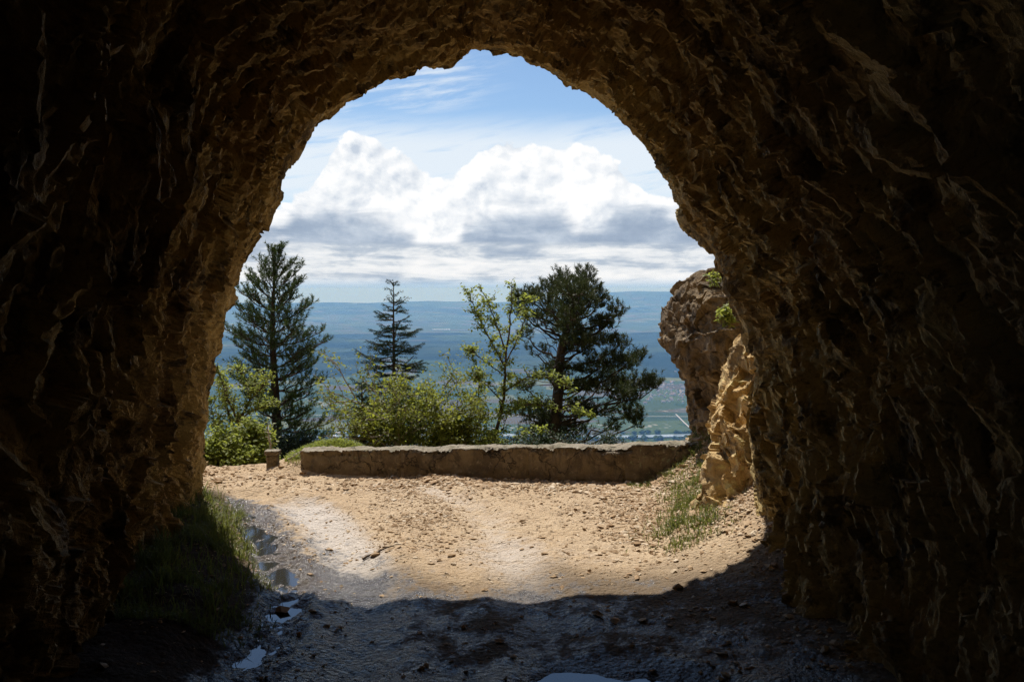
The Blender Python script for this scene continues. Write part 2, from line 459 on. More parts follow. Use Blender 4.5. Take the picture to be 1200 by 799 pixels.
def build_terrain():
    ys = np.concatenate([np.linspace(13.0, 40, 30), np.geomspace(42, 1500, 60), np.geomspace(1550, 35000, 330)])
    us = np.linspace(-1, 1, 361)
    Y = ys[:, None] + us[None] * 0; X = us[None] * (ys[:, None] * .95 + 25)
    Z = terrain_h(X, Y)
    m, n, b = material('valley_land')
    P = pos(n); x, y, z = n.xyz(P)
    r = n.m('SQRT', n.add(n.mul(x, x), n.mul(y, y)))
    wv = n.vec(n.mul(n.add(x, n.mul(y, .25)), 1 / 420.), n.mul(y, 1 / 330.), 0)
    cell = n.voro(wv, 1.0, 'F1', 1, .75); q = n.xyz(cell)
    fc = n.ramp(q[0], [(0, (.04, .065, .025)), (.28, (.06, .085, .03)), (.5, (.085, .11, .04)), (.62, (.13, .10, .075)), (.78, (.17, .165, .07)), (.86, (.05, .08, .03)), (.95, (.11, .08, .06))], 'CONSTANT')
    fc = n.mix(1.0, n.mix(n.mul(q[1], .35), fc, (.075, .09, .045)), (.72, .78, .72), 'MULTIPLY')
    fn = n.noise(n.vec(n.mul(x, 1 / 2400.), n.mul(y, 1 / 1500.), 0), 1.0, 7, .62)
    hill = n.mul(n.sstep(r, 7000, 8600), n.sstep(r, 15500, 13500))
    far = n.sub(n.sstep(r, 20000, 25000), n.mul(n.mul(n.sstep(r, 14500, 15500), n.sstep(r, 20500, 18500)), .5))
    thr = n.sub(n.sub(.60, n.mul(hill, .20)), n.mul(far, .12))
    fm = n.sstep(n.sub(fn, thr), -.01, .012)
    c = n.mix(fm, fc, n.mix(n.sstep(n.noise(n.vec(n.mul(x, 1 / 900.), n.mul(y, 1 / 700.), 7), 1, 6, .65), .42, .62), (.010, .019, .012), (.038, .055, .025)))  # dark woods on the hills, their colour also standing for cloud shadow
    near = n.sstep(r, 3200, 2600)
    c = n.mix(near, c, (.03, .05, .02))
    # specks of farms and hamlets
    sp = n.voro(n.vec(n.mul(x, 1 / 45.), n.mul(y, 1 / 50.), 0), 1.0, 'F1', 0)
    town = n.sstep(n.noise(n.vec(n.mul(x, 1 / 1500.), n.mul(y, 1 / 1100.), 3), 1, 2), .60, .66)
    c = n.mix(n.mul(n.mul(n.sstep(sp, .35, .2), town), n.sub(1, fm)), c, (.36, .34, .32))
    n.put(b.inputs['Base Color'], c); n.put(b.inputs['Roughness'], 1.0); b.inputs['Specular IOR Level'].default_value = 0
    o = npmesh('valley_terrain', np.stack([X, Y, Z], -1).reshape(-1, 3), grid_faces(len(ys), len(us)), m, None, True)
    tag(o, kind='structure')
build_terrain()

def valley_pt(px, py, z=-698.0):
    p = on_ground(px, py, z); return p

def ribbon(name, pts, w, z, mat, label=None):
    pts = np.array(pts)[:, :2]; D = np.gradient(pts, axis=0); D /= np.linalg.norm(D, axis=1)[:, None]
    Nn = np.stack([-D[:, 1], D[:, 0]], 1)
    a = pts - Nn * w / 2; b = pts + Nn * w / 2
    V = np.stack([np.c_[a, np.full(len(a), z)], np.c_[b, np.full(len(a), z)]], 1).reshape(-1, 3)
    return tag(npmesh(name, V, grid_faces(len(pts), 2), mat), kind='structure')

def build_valley():
    rm = simple('river_water', (.25, .28, .30), (.18, .22, .25), .01, .25, 0, .1, .9)
    asp = simple('valley_road_surface', (.38, .37, .34), (.32, .31, .29), .01, .9, 0)
    ribbon('river', [valley_pt(px, 511 + 1.2 * math.sin(px / 50)) for px in range(180, 1000, 20)], 75, -694.5, rm)
    ribbon('valley_road', [valley_pt(792, 486), valley_pt(803, 497), valley_pt(812, 505), valley_pt(816, 509)], 8, -693.8, asp)
    ribbon('valley_highway', [valley_pt(px, 488 + .004 * (px - 600)) for px in range(200, 1000, 40)], 11, -693.6, asp)
    # woods along the river
    ic = []
    for k in range(420):
        px = R.uniform(190, 980); row = R.choice([0, 1, 1])
        p = valley_pt(px, (514.8 if row else 508) + R.normal() * .5)
        ic.append((p[0], p[1], R.uniform(9, 17), R.uniform(10, 18)))
    th = np.linspace(0, 2 * math.pi, 7)[:-1]; V = []; Fq = []; n0 = 0
    for (x, y, r, h) in ic:
        for q, (rr, hh) in enumerate(((.5, 0), (1, .3), (.85, .7), (.3, 1))):
            V.append(np.c_[x + r * rr * np.cos(th) * R.uniform(.8, 1.2, 6), y + r * rr * np.sin(th), np.full(6, -696 + h * hh)])
        Fq.append(grid_faces(4, 6, True) + n0); n0 += 24
    wood = simple('riverside_foliage', (.03, .05, .025), (.05, .075, .03), .02, 1, 0, .1, .0)
    o = npmesh('riverside_woods', np.concatenate(V), np.concatenate(Fq), wood)
    tag(o, 'dark woods lining the pale river in the valley', 'woods', kind='stuff')
    # village houses
    wall = simple('house_plaster', (.72, .70, .66), (.6, .58, .54), .05, .9, 0)
    roof = simple('house_roof', (.20, .12, .09), (.30, .26, .24), .02, .9, 0)
    def house(name, L, W, h, rh, loc, rot):
        e = bpy.data.objects.new(name, None); COL.objects.link(e); e.location = loc; e.rotation_euler = (0, 0, rot)
        V = np.array([(-L, -W, 0), (L, -W, 0), (L, W, 0), (-L, W, 0), (-L, -W, h), (L, -W, h), (L, W, h), (-L, W, h), (-L, 0, h + rh * .97), (L, 0, h + rh * .97)], float)
        npmesh('wall', V, [np.array([(0, 1, 5, 4), (2, 3, 7, 6), (1, 2, 6, 5), (3, 0, 4, 7)]), np.array([(4, 8, 7), (5, 6, 9)])], wall, e)
        o = .7
        A = [(-L - o, -W - o, h - rh * o / W), (L + o, -W - o, h - rh * o / W), (L + o, 0, h + rh), (-L - o, 0, h + rh), (L + o, W + o, h - rh * o / W), (-L - o, W + o, h - rh * o / W)]
        A = np.array(A + [(a, b, c + .35) for a, b, c in A], float)
        npmesh('roof', A, np.array([(0, 1, 2, 3), (3, 2, 4, 5), (6, 9, 8, 7), (9, 11, 10, 8), (0, 6, 7, 1), (4, 10, 11, 5), (1, 7, 8, 2), (2, 8, 10, 4), (0, 3, 9, 6), (3, 5, 11, 9)]), roof, e)
        return e
    def grp(e): return tag(e, 'tiny pale house with brown roof in the valley village beside the outcrop', 'house', 'houses of the valley village')
    proto = None
    for k in range(190):
        px = 790 + R.normal() * 34; py = 458 + R.normal() * 8
        if px > 850 or px < 690 or py < 440 or py > 474: continue
        p = valley_pt(px, py)
        z = float(terrain_h(p[0], p[1]))
        rot = R.choice([0, math.pi / 2]) + R.normal() * .3
        if proto is None:
            proto = grp(house('village_house', 8, 5.5, 6, 4, (p[0], p[1], z), rot)); continue
        e = proto.copy(); COL.objects.link(e); e.location = (p[0], p[1], z); e.rotation_euler = (0, 0, rot)
        s = R.uniform(.8, 1.5); e.scale = (s, s, s)
        for ch in proto.children:
            c = ch.copy(); COL.objects.link(c); c.parent = e
    # long pale halls
    def hall(px, py, L, W, h, label, group=None):
        p = valley_pt(px, py); z = float(terrain_h(p[0], p[1])) - .5
        e = empty('industrial_hall', (p[0], p[1], z), label, 'industrial hall', group)
        V = np.array([(x, y, q) for q in (0, h) for x, y in ((-L, -W), (L, -W), (L, W), (-L, W))], float)
        hw = simple('hall_cladding', (.66, .67, .68), (.55, .57, .6), .02, .6, 0)
        npmesh('wall', V, np.array([(0, 1, 5, 4), (1, 2, 6, 5), (2, 3, 7, 6), (3, 0, 4, 7)]), hw, e)
        n_ = 6; xs = np.linspace(-L - 1, L + 1, n_ * 2 + 1); zz = [h + .1 + (2.2 if i % 2 else 0) for i in range(len(xs))]
        V = np.array([(x, y, q) for x, q in zip(xs, zz) for y in (-W - 1, W + 1)] + [(x, y, q - .6) for x, q in zip(xs, zz) for y in (-W - 1, W + 1)], float)
        f = grid_faces(len(xs), 2); nn = len(xs) * 2
        npmesh('roof', V, np.concatenate([f, f[:, ::-1] + nn]), hw, e)
    hall(385, 512, 34, 14, 9, 'long pale industrial hall in the valley beside the left pine, leftmost of the pair', 'pale halls by the river')
    hall(399, 508, 26, 14, 9, 'shorter pale industrial hall in the valley right of the left pine', 'pale halls by the river')
    hall(517, 386.5, 150, 60, 9, 'distant long white hall far out on the plain above the leafy shrubs', None)
build_valley()

# ------------------------------------------------------------------ the tunnel
RIM = [(233, 640, 8.45), (238, 600, 8.45), (240, 560, 8.45), (241, 530, 8.3), (243, 500, 8.15), (249, 458, 7.94), (258, 420, 7.75), (265, 385, 7.64), (275, 350, 7.53), (284, 325, 7.45), (296, 300, 7.46), (312, 268, 7.48), (322, 246, 7.49), (331, 236, 7.49), (331, 214, 7.5), (345, 192, 7.57), (357, 172, 7.63), (368, 155, 7.68), (381, 143, 7.72), (400, 128, 7.79), (420, 119, 7.82), (440, 107, 7.88), (460, 97, 7.92), (487, 90, 7.95), (492, 81, 8.01), (510, 84, 7.99), (530, 82, 8.0), (540, 72, 8.06), (552, 61, 8.13), (562, 64, 8.13), (585, 66, 8.13), (600, 71, 8.14), (615, 71, 8.14), (630, 79, 8.14), (645, 85, 8.14), (652, 95, 8.15), (668, 105, 8.14), (690, 113, 8.14), (705, 122, 8.13), (726, 137, 8.12), (740, 155, 8.11), (752, 170, 8.11), (760, 187, 8.1), (772, 200, 8.1), (783, 218, 8.08), (790, 245, 8.04), (793, 264, 8.02), (806, 275, 7.98), (822, 288, 7.93), (832, 302, 7.88), (841, 325, 7.8), (850, 350, 7.71), (862, 375, 7.62), (872, 400, 7.54), (880, 425, 7.45), (877, 450, 7.4), (873, 480, 7.33), (872, 510, 7.27), (874, 540, 7.2), (877, 570, 7.15), (878, 600, 7.1), (873, 630, 7.04), (868, 655, 7.0), (866, 690, 6.9)]

def build_tunnel():
    rim = np.array([at(*p) for p in RIM])
    rim[0, 2] = -.35; rim[-1, 2] = -.3
    seg = np.r_[0, np.cumsum(np.linalg.norm(np.diff(rim, axis=0), axis=1))]
    NS = 780
    s = np.linspace(0, seg[-1], NS)
    rp = np.stack([np.interp(s, seg, rim[:, i]) for i in range(3)], 1)
    # smooth version used away from the rim
    k = 60; ker = np.hanning(k); ker /= ker.sum()
    pad = np.concatenate([np.repeat(rp[:1], k, 0), rp, np.repeat(rp[-1:], k, 0)])
    sm = np.stack([np.convolve(pad[:, i], ker, 'same') for i in range(3)], 1)[k:-k]
    cen = np.array([-.45, 1.5])
    out = rp[:, [0, 2]] - cen; out /= np.linalg.norm(out, axis=1)[:, None]
    rows = []; offs = []
    # exterior rows (far to rim), then interior rows towards and past the camera
    ext = np.r_[np.geomspace(11, .35, 26), np.linspace(.30, .02, 14)]
    for e in ext:
        q = rp.copy(); q[:, 0] += out[:, 0] * e; q[:, 2] += out[:, 1] * e * (1.0)
        q[:, 1] = rp[:, 1] - .10 * e + (.10 * (1 - math.exp(-e * 6)) * 0) - .12 * max(0, e - 1)
        q[:, 2] = np.maximum(q[:, 2], -.6)
        rows.append(q); offs.append(('e', e))
    dep = np.r_[np.arange(0, 3.6, .015), np.arange(3.6, 6.0, .022), np.arange(6.0, 6.5, .05), np.arange(6.5, 17, .35)]
    for t in dep:
        w = sstep(0, .55, t); base = rp * (1 - w) + sm * w
        q = base.copy()
        kx = 1 + .030 * t; kz = 1 + .016 * t
        q[:, 0] = cen[0] + (base[:, 0] - cen[0]) * np.where(base[:, 0] > cen[0], kx, 1 + .02 * min(t, .8) - .075 * max(0, min(t, 4.5) - .8))
        q[:, 2] = np.where(base[:, 2] > 1, 1 + (base[:, 2] - 1) * kz, base[:, 2])
        q[:, 1] = base[:, 1] - t
        if t > 7: q[:, 0] -= (t - 7) ** 2 * .05
        # bevel: the edge flares out a touch
        fl = .10 * math.exp(-t / .07)
        q[:, 0] += out[:, 0] * fl * .5; q[:, 2] += out[:, 1] * fl * .5
        rows.append(q); offs.append(('i', t))
    P = np.array(rows)                                   # (rows, NS, 3)
    dS = np.gradient(P, axis=1); dT = np.gradient(P, axis=0)
    Nn = np.cross(dT, dS); Nn /= np.linalg.norm(Nn, axis=2)[..., None] + 1e-9
    # make normals point into the tunnel / into the open
    ctr = P.copy(); ctr[..., 0] = cen[0]; ctr[..., 2] = cen[1]
    flip = np.sign((Nn * (ctr - P)).sum(-1)); 
    ne = len(ext)
    flip[:ne] = np.sign(Nn[:ne, :, 1])
    Nn *= flip[..., None]
    S = s[None] + 0 * P[..., 0]; T = np.array([(-e if a == 'e' else e) for a, e in offs])[:, None] + 0 * S
    x, y, z = P[..., 0], P[..., 1], P[..., 2]
    warp1 = .12 * noise3(x * 1.6, y * 1.6, z * 1.6, 101); warp2 = .12 * noise3(x * 1.6, y * 1.6, z * 1.6, 102)
    lump = .12 * fbm(x * .9, y * .9, z * .9, 3, 111)
    ridg = .022 * fbm(x * 2.6, y * 4.5, z * 1.7, 4, 121, ridged=True)
    a = .42                                               # chips lean
    U = (S + warp1) + a * (T + warp2); W = (T + warp2) - a * (S + warp1) * .55
    f1, e1 = facets(U / .40, W / .20, 131, 1.2)
    f2, e2 = facets(U / .17, W / .085, 141, 1.2)
    f3, e3 = facets(U / .08, W / .045, 151, 1.2)
    calm = np.array([1.0 if k_ == 'e' else .35 + .65 * float(sstep(.0, .6, v)) for k_, v in offs])[:, None]
    disp = lump + ridg + .075 * f1 + (.036 * f2 + .013 * f3 + .010 * fbm(x * 14, y * 14, z * 14, 2, 161)) * calm * (1 - .45 * sstep(1.0, 3.2, T))
    wx = U + .25 * noise3(U * 2, W * 2, 0, 171)
    disp = disp + (.040 * facets(U / .80, W / .10, 191, 1.3)[0] + .024 * facets((U + .35 * W) / .34, W / .055, 193, 1.3)[0]) * calm * (1 - .55 * sstep(1.0, 3.2, T)) * (1 - .5 * sstep(3.2, 4.6, T)) + .10 * facets(wx / 1.15, W / .42, 181, 1.1)[0] * sstep(.2, 1.0, np.abs(T))
    # keep the traced outline: at the rim use only the small-scale relief
    wr = np.array([1.0 if (k_ == 'i' and v > .6) else (0.15 + .85 * float(sstep(.05, .6, v))) for k_, v in offs])[:, None]
    low = lump + ridg
    disp = disp - low * (1 - wr) * 1.0 - .075 * f1 * (1 - wr) * .8
    tin = np.array([v if k_ == 'i' else 0 for k_, v in offs])[:, None]
    isin = np.array([k_ == 'i' for k_, v in offs])[:, None]
    disp = disp - isin * (np.maximum(low, 0) * .9 + .012) * (1 - sstep(.4, 2.6, tin)) * wr
    # never let the lip hang in front of the traced opening more than a little
    P = P + Nn * disp[..., None]
    ny = P.shape[0]
    V = P.reshape(-1, 3)
    # close the dark end behind the camera
    back = P[-1].mean(0); V = np.vstack([V, back[None]])
    last = (ny - 1) * NS
    fan = np.stack([last + np.arange(NS - 1), last + np.arange(1, NS), np.full(NS - 1, len(V) - 1)], 1)
    o = npmesh('tunnel_rock', V, [grid_faces(ny, NS), fan], ROCK_IN, None, False)
    tag(o, kind='structure')
build_tunnel()

# ------------------------------------------------------------------ outcrop and buttress beside the mouth
def rock_stack(name, prof, Yc, rx, ry, seed, mat, amp=1.0, zb=None, cham=1.0, nz=300, nt=420, tilt=0.0):
    """prof: left outline [(px,py)] top to bottom; a rounded rock whose left outline follows it"""
    pr = np.array(prof, float)
    py = np.linspace(pr[0, 1], pr[-1, 1], nz); L = np.interp(py, pr[:, 1], pr[:, 0])
    th = np.linspace(0, 2 * math.pi, nt, endpoint=False)
    tt = (py - py[0]) / (py[-1] - py[0])
    rows = []
    for i in range(nz):
        Yk = Yc(tt[i]); kx = rx(tt[i]); ky = ry(tt[i])
        p = at(L[i], py[i], Yk)
        cap = math.sqrt(max(0.02, 1 - (1 - min(1, tt[i] / .06)) ** 2)) if cham else 1
        rows.append(np.c_[p[0] + kx - kx * cap * np.cos(th), Yk - ky * cap * np.sin(th), np.full(nt, p[2])])
    P = np.array(rows)
    dT = np.gradient(P, axis=0); dS = (np.roll(P, -1, 1) - np.roll(P, 1, 1))
    Nn = np.cross(dS, dT); Nn /= np.linalg.norm(Nn, axis=2)[..., None] + 1e-9
    c = P.mean(1, keepdims=True); Nn *= np.sign((Nn * (P - c)).sum(-1))[..., None]
    x, y, z = P[..., 0], P[..., 1], P[..., 2]
    n1 = .15 * noise3(x * 2, y * 2, z * 2, seed)
    S = th[None] * 1.1 + n1; Z = z + n1 + .35 * x
    f1, _ = facets(S / .34, Z / .22, seed + 1, 1.2); f2, _ = facets(S / .13 + .4 * f1, Z / .10, seed + 2, 1.2); f3, _ = facets(S / .055, Z / .05 + f2, seed + 3, 1.2)
    d = .10 * fbm(x * 1.8, y * 1.8, z * 1.8, 3, seed + 4) + .05 * fbm(x * 4, y * 4, z * 3, 3, seed + 5, ridged=True) + .085 * f1 + .04 * f2 + .008 * f3
    P = P + Nn * (amp * d)[..., None]
    V = P.reshape(-1, 3); V = np.vstack([V, P[0].mean(0), P[-1].mean(0)])
    j = np.arange(nt); j2 = (j + 1) % nt
    fan = np.concatenate([np.stack([j2, j, np.full(nt, len(V) - 2)], 1), np.stack([(nz - 1) * nt + j, (nz - 1) * nt + j2, np.full(nt, len(V) - 1)], 1)])
    return V, [grid_faces(nz, nt, True), fan]

def build_outcrop():
    base = at(845, 600, 9.0); base[2] = 0
    e = empty('rock_outcrop', base, 'overhanging craggy rock outcrop outside the tunnel mouth, right of the low wall', 'rock')
    pr = [(850, 318), (836, 326), (822, 336), (806, 348), (792, 364), (781, 377), (780, 400), (790, 418), (800, 428), (808, 440), (811, 460), (815, 480), (820, 495), (828, 510), (834, 530), (836, 560), (834, 600), (826, 640)]
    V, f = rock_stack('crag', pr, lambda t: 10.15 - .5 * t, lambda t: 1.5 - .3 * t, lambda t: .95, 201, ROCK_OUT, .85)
    npmesh('crag', V, f, ROCK_OUT, e, False, loc=None).matrix_parent_inverse = Matrix.Translation(-Vector(base))
    pr = [(880, 392), (868, 420), (856, 445), (846, 475), (839, 500), (839, 530), (838, 560), (832, 590), (822, 615), (812, 645)]
    V, f = rock_stack('buttress', pr, lambda t: 8.3 - .55 * t, lambda t: 1.25, lambda t: .75, 231, ROCK_OUT, .75)
    npmesh('buttress', V, f, ROCK_SUNLIT, e, False).matrix_parent_inverse = Matrix.Translation(-Vector(base))
    return e
build_outcrop()

# ------------------------------------------------------------------ low wall and post
def build_wall():
    A = at(352, 557, 10.1); B = at(700, 567, 9.68); A[2] = B[2] = 0
    dirn = (B - A); dirn /= np.linalg.norm(dirn); Cc = B + dirn * 1.3; Ltot = np.linalg.norm(Cc - A)
    nrm = np.array([-dirn[1], dirn[0], 0])            # towards the valley
    nl, th = 520, .21
    t = np.linspace(0, Ltot, nl)
    zt = np.interp(t, [0, 3.0, 4.3], [.245, .35, .43])
    sec = []                                            # cross-section loop: front bottom -> front top -> back top -> back bottom
    m1, m2, m3 = 26, 22, 10
    for i in range(m1): sec.append((0.0, -.25, i / (m1 - 1)))
    secs = []
    for i in range(m1): secs.append((0, i / (m1 - 1), 0))
    for i in range(1, m2): secs.append((i / (m2 - 1), 1, 1))
    for i in range(1, m3): secs.append((1, 1 - i / (m3 - 1), 2))
    secs = np.array(secs)
    W = np.zeros((nl, len(secs), 3))
    for j, (u, v, _) in enumerate(secs):
        z = -.25 + (zt + .25) * v
        W[:, j] = A + dirn * t[:, None] + nrm * (u * th); W[:, j, 2] = z
    x, z = t[:, None] + 0 * W[..., 0], W[..., 2]
    y = W[..., 1]
    out = np.zeros_like(W)
    fr = (secs[:, 2] == 0)[None]; tp = (secs[:, 2] == 1)[None]; bk = (secs[:, 2] == 2)[None]
    d = .022 * fbm(x * 4, z * 7, y * 4, 5, 301) + .005 * fbm(x * 25, z * 25, y * 25, 2, 302)
    # broken, spalled arris along the top
    chip = np.clip(fbm(x * 3.2, z * 4, 0 * x, 6, 303, .7) * 1.3 + .12, 0, 1)
    ev = np.clip(1 - (zt[:, None] - z) / (.10), 0, 1)
    topu = secs[:, 0][None] * np.ones((nl, 1))
    front_push = (-.0 + d) - .07 * chip * ev ** 1.5
    W += -nrm[None, None] * (fr * front_push)[..., None] + nrm[None, None] * (bk * d)[..., None]
    W[..., 2] += tp * (d * 1.2 - .05 * chip * np.clip(1 - topu / .45, 0, 1)) - fr * .05 * chip * np.clip(ev * 1.6 - .6, 0, 1)
    # pour joints
    for jt in (1.05, 2.35, 3.3):
        W += nrm[None, None] * (fr * .012 * np.exp(-((x - jt) / .012) ** 2))[..., None]
    V = W.reshape(-1, 3); ns = len(secs); ends = []
    V = np.vstack([V, W[0].mean(0), W[-1].mean(0)])
    j = np.arange(ns - 1)
    fan = np.concatenate([np.stack([j + 1, j, np.full(ns - 1, len(V) - 2)], 1), np.stack([(nl - 1) * ns + j, (nl - 1) * ns + j + 1, np.full(ns - 1, len(V) - 1)], 1)])
    o = npmesh('low_wall', V, [grid_faces(nl, ns), fan], CONCRETE, None, True, loc=A)
    tag(o, 'long low weathered concrete wall with chipped top along the far road edge', 'wall')
    # short stone post with a cap
    b = on_ground(320, 551); 
    e = empty('stone_post', b, 'short weathered stone post with a cap beside the left end of the low wall', 'post')
    def block(name, w, d_, z0, z1, seed, amp):
        n = 12; th_ = np.linspace(0, 2 * math.pi, 48, endpoint=False)
        sx = np.sign(np.cos(th_)) * np.abs(np.cos(th_)) ** .35 * w; sy = np.sign(np.sin(th_)) * np.abs(np.sin(th_)) ** .35 * d_
        zs = np.linspace(z0, z1, n); rows = []
        for i, zz in enumerate(zs):
            k = 1 - .12 * (i in (0, n - 1)); rows.append(np.c_[sx * k, sy * k, np.full(48, zz)])
        P = np.array(rows); q = fbm(P[..., 0] * 18, P[..., 1] * 18, P[..., 2] * 18 + seed, 3, 305)
        P[..., 0] *= 1 + amp * q; P[..., 1] *= 1 + amp * q; P[..., 2] += .006 * q
        V = np.vstack([P.reshape(-1, 3), P[0].mean(0), P[-1].mean(0)]); j = np.arange(48); j2 = (j + 1) % 48
        fan = np.concatenate([np.stack([j2, j, np.full(48, len(V) - 2)], 1), np.stack([(n - 1) * 48 + j, (n - 1) * 48 + j2, np.full(48, len(V) - 1)], 1)])
        return npmesh(name, V, [grid_faces(n, 48, True), fan], CONCRETE, e, True)
    block('shaft', .062, .06, -.12, .165, 1, .10)
    block('cap', .078, .075, .165, .215, 5, .06)
build_wall()

# ------------------------------------------------------------------ loose stones
def stones_mesh(name, P, size, mat, parent=None, loc=None, sub=0):
    """irregular broken stones: squashed, jittered octahedra with cut corners"""
    n = len(P)
    base = np.array([(1, 0, 0), (0, 1, 0), (-1, 0, 0), (0, -1, 0), (0, 0, 1), (0, 0, -1), (.7, .7, .35), (-.7, .6, .3), (-.6, -.7, .4), (.7, -.6, .3)], float)
    tri = np.array([(4, 6, 7), (4, 7, 8), (4, 8, 9), (4, 9, 6), (6, 0, 1), (6, 1, 7), (7, 1, 2), (7, 2, 8), (8, 2, 3), (8, 3, 9), (9, 3, 0), (9, 0, 6), (5, 1, 0), (5, 2, 1), (5, 3, 2), (5, 0, 3)])
    B = base[None] * (1 + R.uniform(-.35, .35, (n, 10, 1))) + R.uniform(-.15, .15, (n, 10, 3))
    sc = np.stack([R.uniform(.8, 1.5, n), R.uniform(.6, 1.1, n), R.uniform(.35, .75, n)], 1)
    B = B * sc[:, None] * size[:, None, None]
    a = R.uniform(0, 2 * math.pi, n); ti = R.normal(0, .3, n)
    ca, sa = np.cos(a), np.sin(a); ct, st = np.cos(ti), np.sin(ti)
    x, y, z = B[..., 0], B[..., 1], B[..., 2]
    y2 = y * ct[:, None] - z * st[:, None]; z2 = y * st[:, None] + z * ct[:, None]
    B = np.stack([x * ca[:, None] - y2 * sa[:, None], x * sa[:, None] + y2 * ca[:, None], z2], -1) + P[:, None]
    f = (tri[None] + (np.arange(n) * 10)[:, None, None]).reshape(-1, 3)
    return npmesh(name, B.reshape(-1, 3), f, mat, parent, False, loc=loc)

def build_gravel():
    n = 130000
    x = R.uniform(-3.6, 3.1, n); y = R.uniform(4.6, 10.5, n)
    d2, _ = seg_dist(x, y, TRACK_L); d3, _ = seg_dist(x, y, TRACK_M); d1, _ = seg_dist(x, y, DITCH)
    den = .10 + .75 * sstep(9.0, 9.5, y) + .8 * np.exp(-((x + .75) / .42) ** 2) * sstep(6.9, 7.5, y) + .85 * sstep(.5, 1.2, x) * sstep(6.6, 7.6, y) + .5 * sstep(.2, .8, x) * sstep(7.6, 8.4, y)
    den *= .35 + .9 * sstep(-.25, .3, noise3(x * 2.2, y * 2.2, 0, 401)); den += .05 + .25 * (x > 1.5)
    den *= 1 - .8 * np.exp(-(d2 / .22) ** 2); den *= 1 - .75 * np.exp(-(d3 / .2) ** 2); den *= 1 - .85 * np.exp(-(d1 / .15) ** 2)
    den *= .35 + .65 * sstep(6.2, 7.0, y)
    den *= 1 - .7 * sstep(-.9, -1.8, x) * sstep(8.3, 9.0, y)
    k = R.uniform(0, 1, n) < den * .75
    x, y = x[k], y[k]
    sz = .004 + .034 * R.beta(1.0, 7, len(x)) + (R.uniform(0, 1, len(x)) > .985) * .014
    sz *= 1 + .5 * sstep(8.8, 9.5, y) + .35 * sstep(.3, 1, x)
    z = gz(x, y) + sz * .15
    o = stones_mesh('gravel', np.stack([x, y, z], 1), sz, STONE)
    tag(o, 'loose ochre gravel scattered over the dirt road', 'gravel', kind='stuff')
    # single larger stones
    big = [(529, 652, .035, 'pale fist-sized stone lying on the gravel in the middle of the road'),
           (440, 651, .030, 'dark flat stone on the left wheel track'),
           (380, 556, .03, 'ochre stone at the foot of the low wall near its left end'),
           (256, 566, .035, 'brown stone on the far road edge near the left tunnel wall'),
           (733, 562, .04, 'broken stone leaning at the foot of the low wall near the outcrop'),
           (795, 690, .045, 'dark stone at the edge of the tunnel shadow on the right'),
           (676, 745, .02, 'small pale stone on the shaded road near the puddle'),
           (329, 716, .05, 'wet dark stone lying in the shaded ditch'),
           (815, 603, .05, 'pale angular stone at the foot of the lit buttress'),
           (797, 612, .04, 'ochre stone in the grass below the buttress'),
           (884, 676, .035, 'upright pale splinter of stone in the shade by the right wall')]
    for px, py, s, lab in big:
        p = on_ground(px, py)
        for _ in range(6):                                 # settle on the real surface
            zz = float(gz(p[0], p[1])); p = on_ground(px, py, zz)
        p[2] = zz + s * .2
        tag(stones_mesh('stone', p[None], np.array([s]), STONE, None, p), lab, 'stone', 'single stones lying on the road')
build_gravel()

# ------------------------------------------------------------------ foliage builders
def needles(P, D, L=.07, w=.008, K=18, shoot=.10, spread=.75):
    """K needles on each shoot (P base, D direction)"""
    n = len(P)
    P = np.repeat(P, K, 0); D = np.repeat(D, K, 0)
    u = R.uniform(0, 1, len(P))[:, None]
    b = P + D * u * shoot
    r = rand_unit(len(P)); perp = r - (r * D).sum(1)[:, None] * D; perp /= np.linalg.norm(perp, axis=1)[:, None] + 1e-9
    d = D * (1 - spread * .6) + perp * spread; d /= np.linalg.norm(d, axis=1)[:, None]
    s = np.cross(d, rand_unit(len(P))); s /= np.linalg.norm(s, axis=1)[:, None] + 1e-9
    ln = L * R.uniform(.7, 1.15, len(P))[:, None]
    return np.stack([b - s * w / 2, b + s * w / 2, b + d * ln], 1).reshape(-1, 3)

def tri_obj(name, T, mat, parent, loc):
    return npmesh(name, T, np.arange(len(T)).reshape(-1, 3), mat, parent, False, loc=loc)

def leaves(P, size, N_=None, flat=.35, aspect=.55):
    """pointed leaves as two-triangle blades folded along the midrib"""
    n = len(P)
    d = rand_unit(n); d[:, 2] = d[:, 2] * .6 - .15; d /= np.linalg.norm(d, axis=1)[:, None]
    up = rand_unit(n) * .8 + np.array([0, 0, 1.0]); s = np.cross(d, up); s /= np.linalg.norm(s, axis=1)[:, None] + 1e-9
    nn = np.cross(s, d); L = size * R.uniform(.6, 1.2, n)[:, None]
    a = P; b = P + d * L * .5 + s * L * aspect / 2 + nn * L * .08; c = P + d * L; e = P + d * L * .5 - s * L * aspect / 2 + nn * L * .08
    V = np.stack([a, b, c, e], 1).reshape(-1, 3); i = np.arange(n) * 4
    return V, np.concatenate([np.stack([i, i + 1, i + 2], 1), np.stack([i, i + 2, i + 3], 1)])

def curve_pts(a, b, sag=0.0, n=6, wob=.03, up=0.0):
    a = np.asarray(a, float); b = np.asarray(b, float); t = np.linspace(0, 1, n)[:, None]
    p = a * (1 - t) + b * t; L = np.linalg.norm(b - a)
    p[:, 2] -= (sag * L * 4 * t * (1 - t))[:, 0]; p[1:-1] += R.normal(0, wob * L, (n - 2, 3)); return p

def base_on_slope(p):
    q = p.copy(); q[2] = float(gz(p[0], p[1], False)) - .05; return q

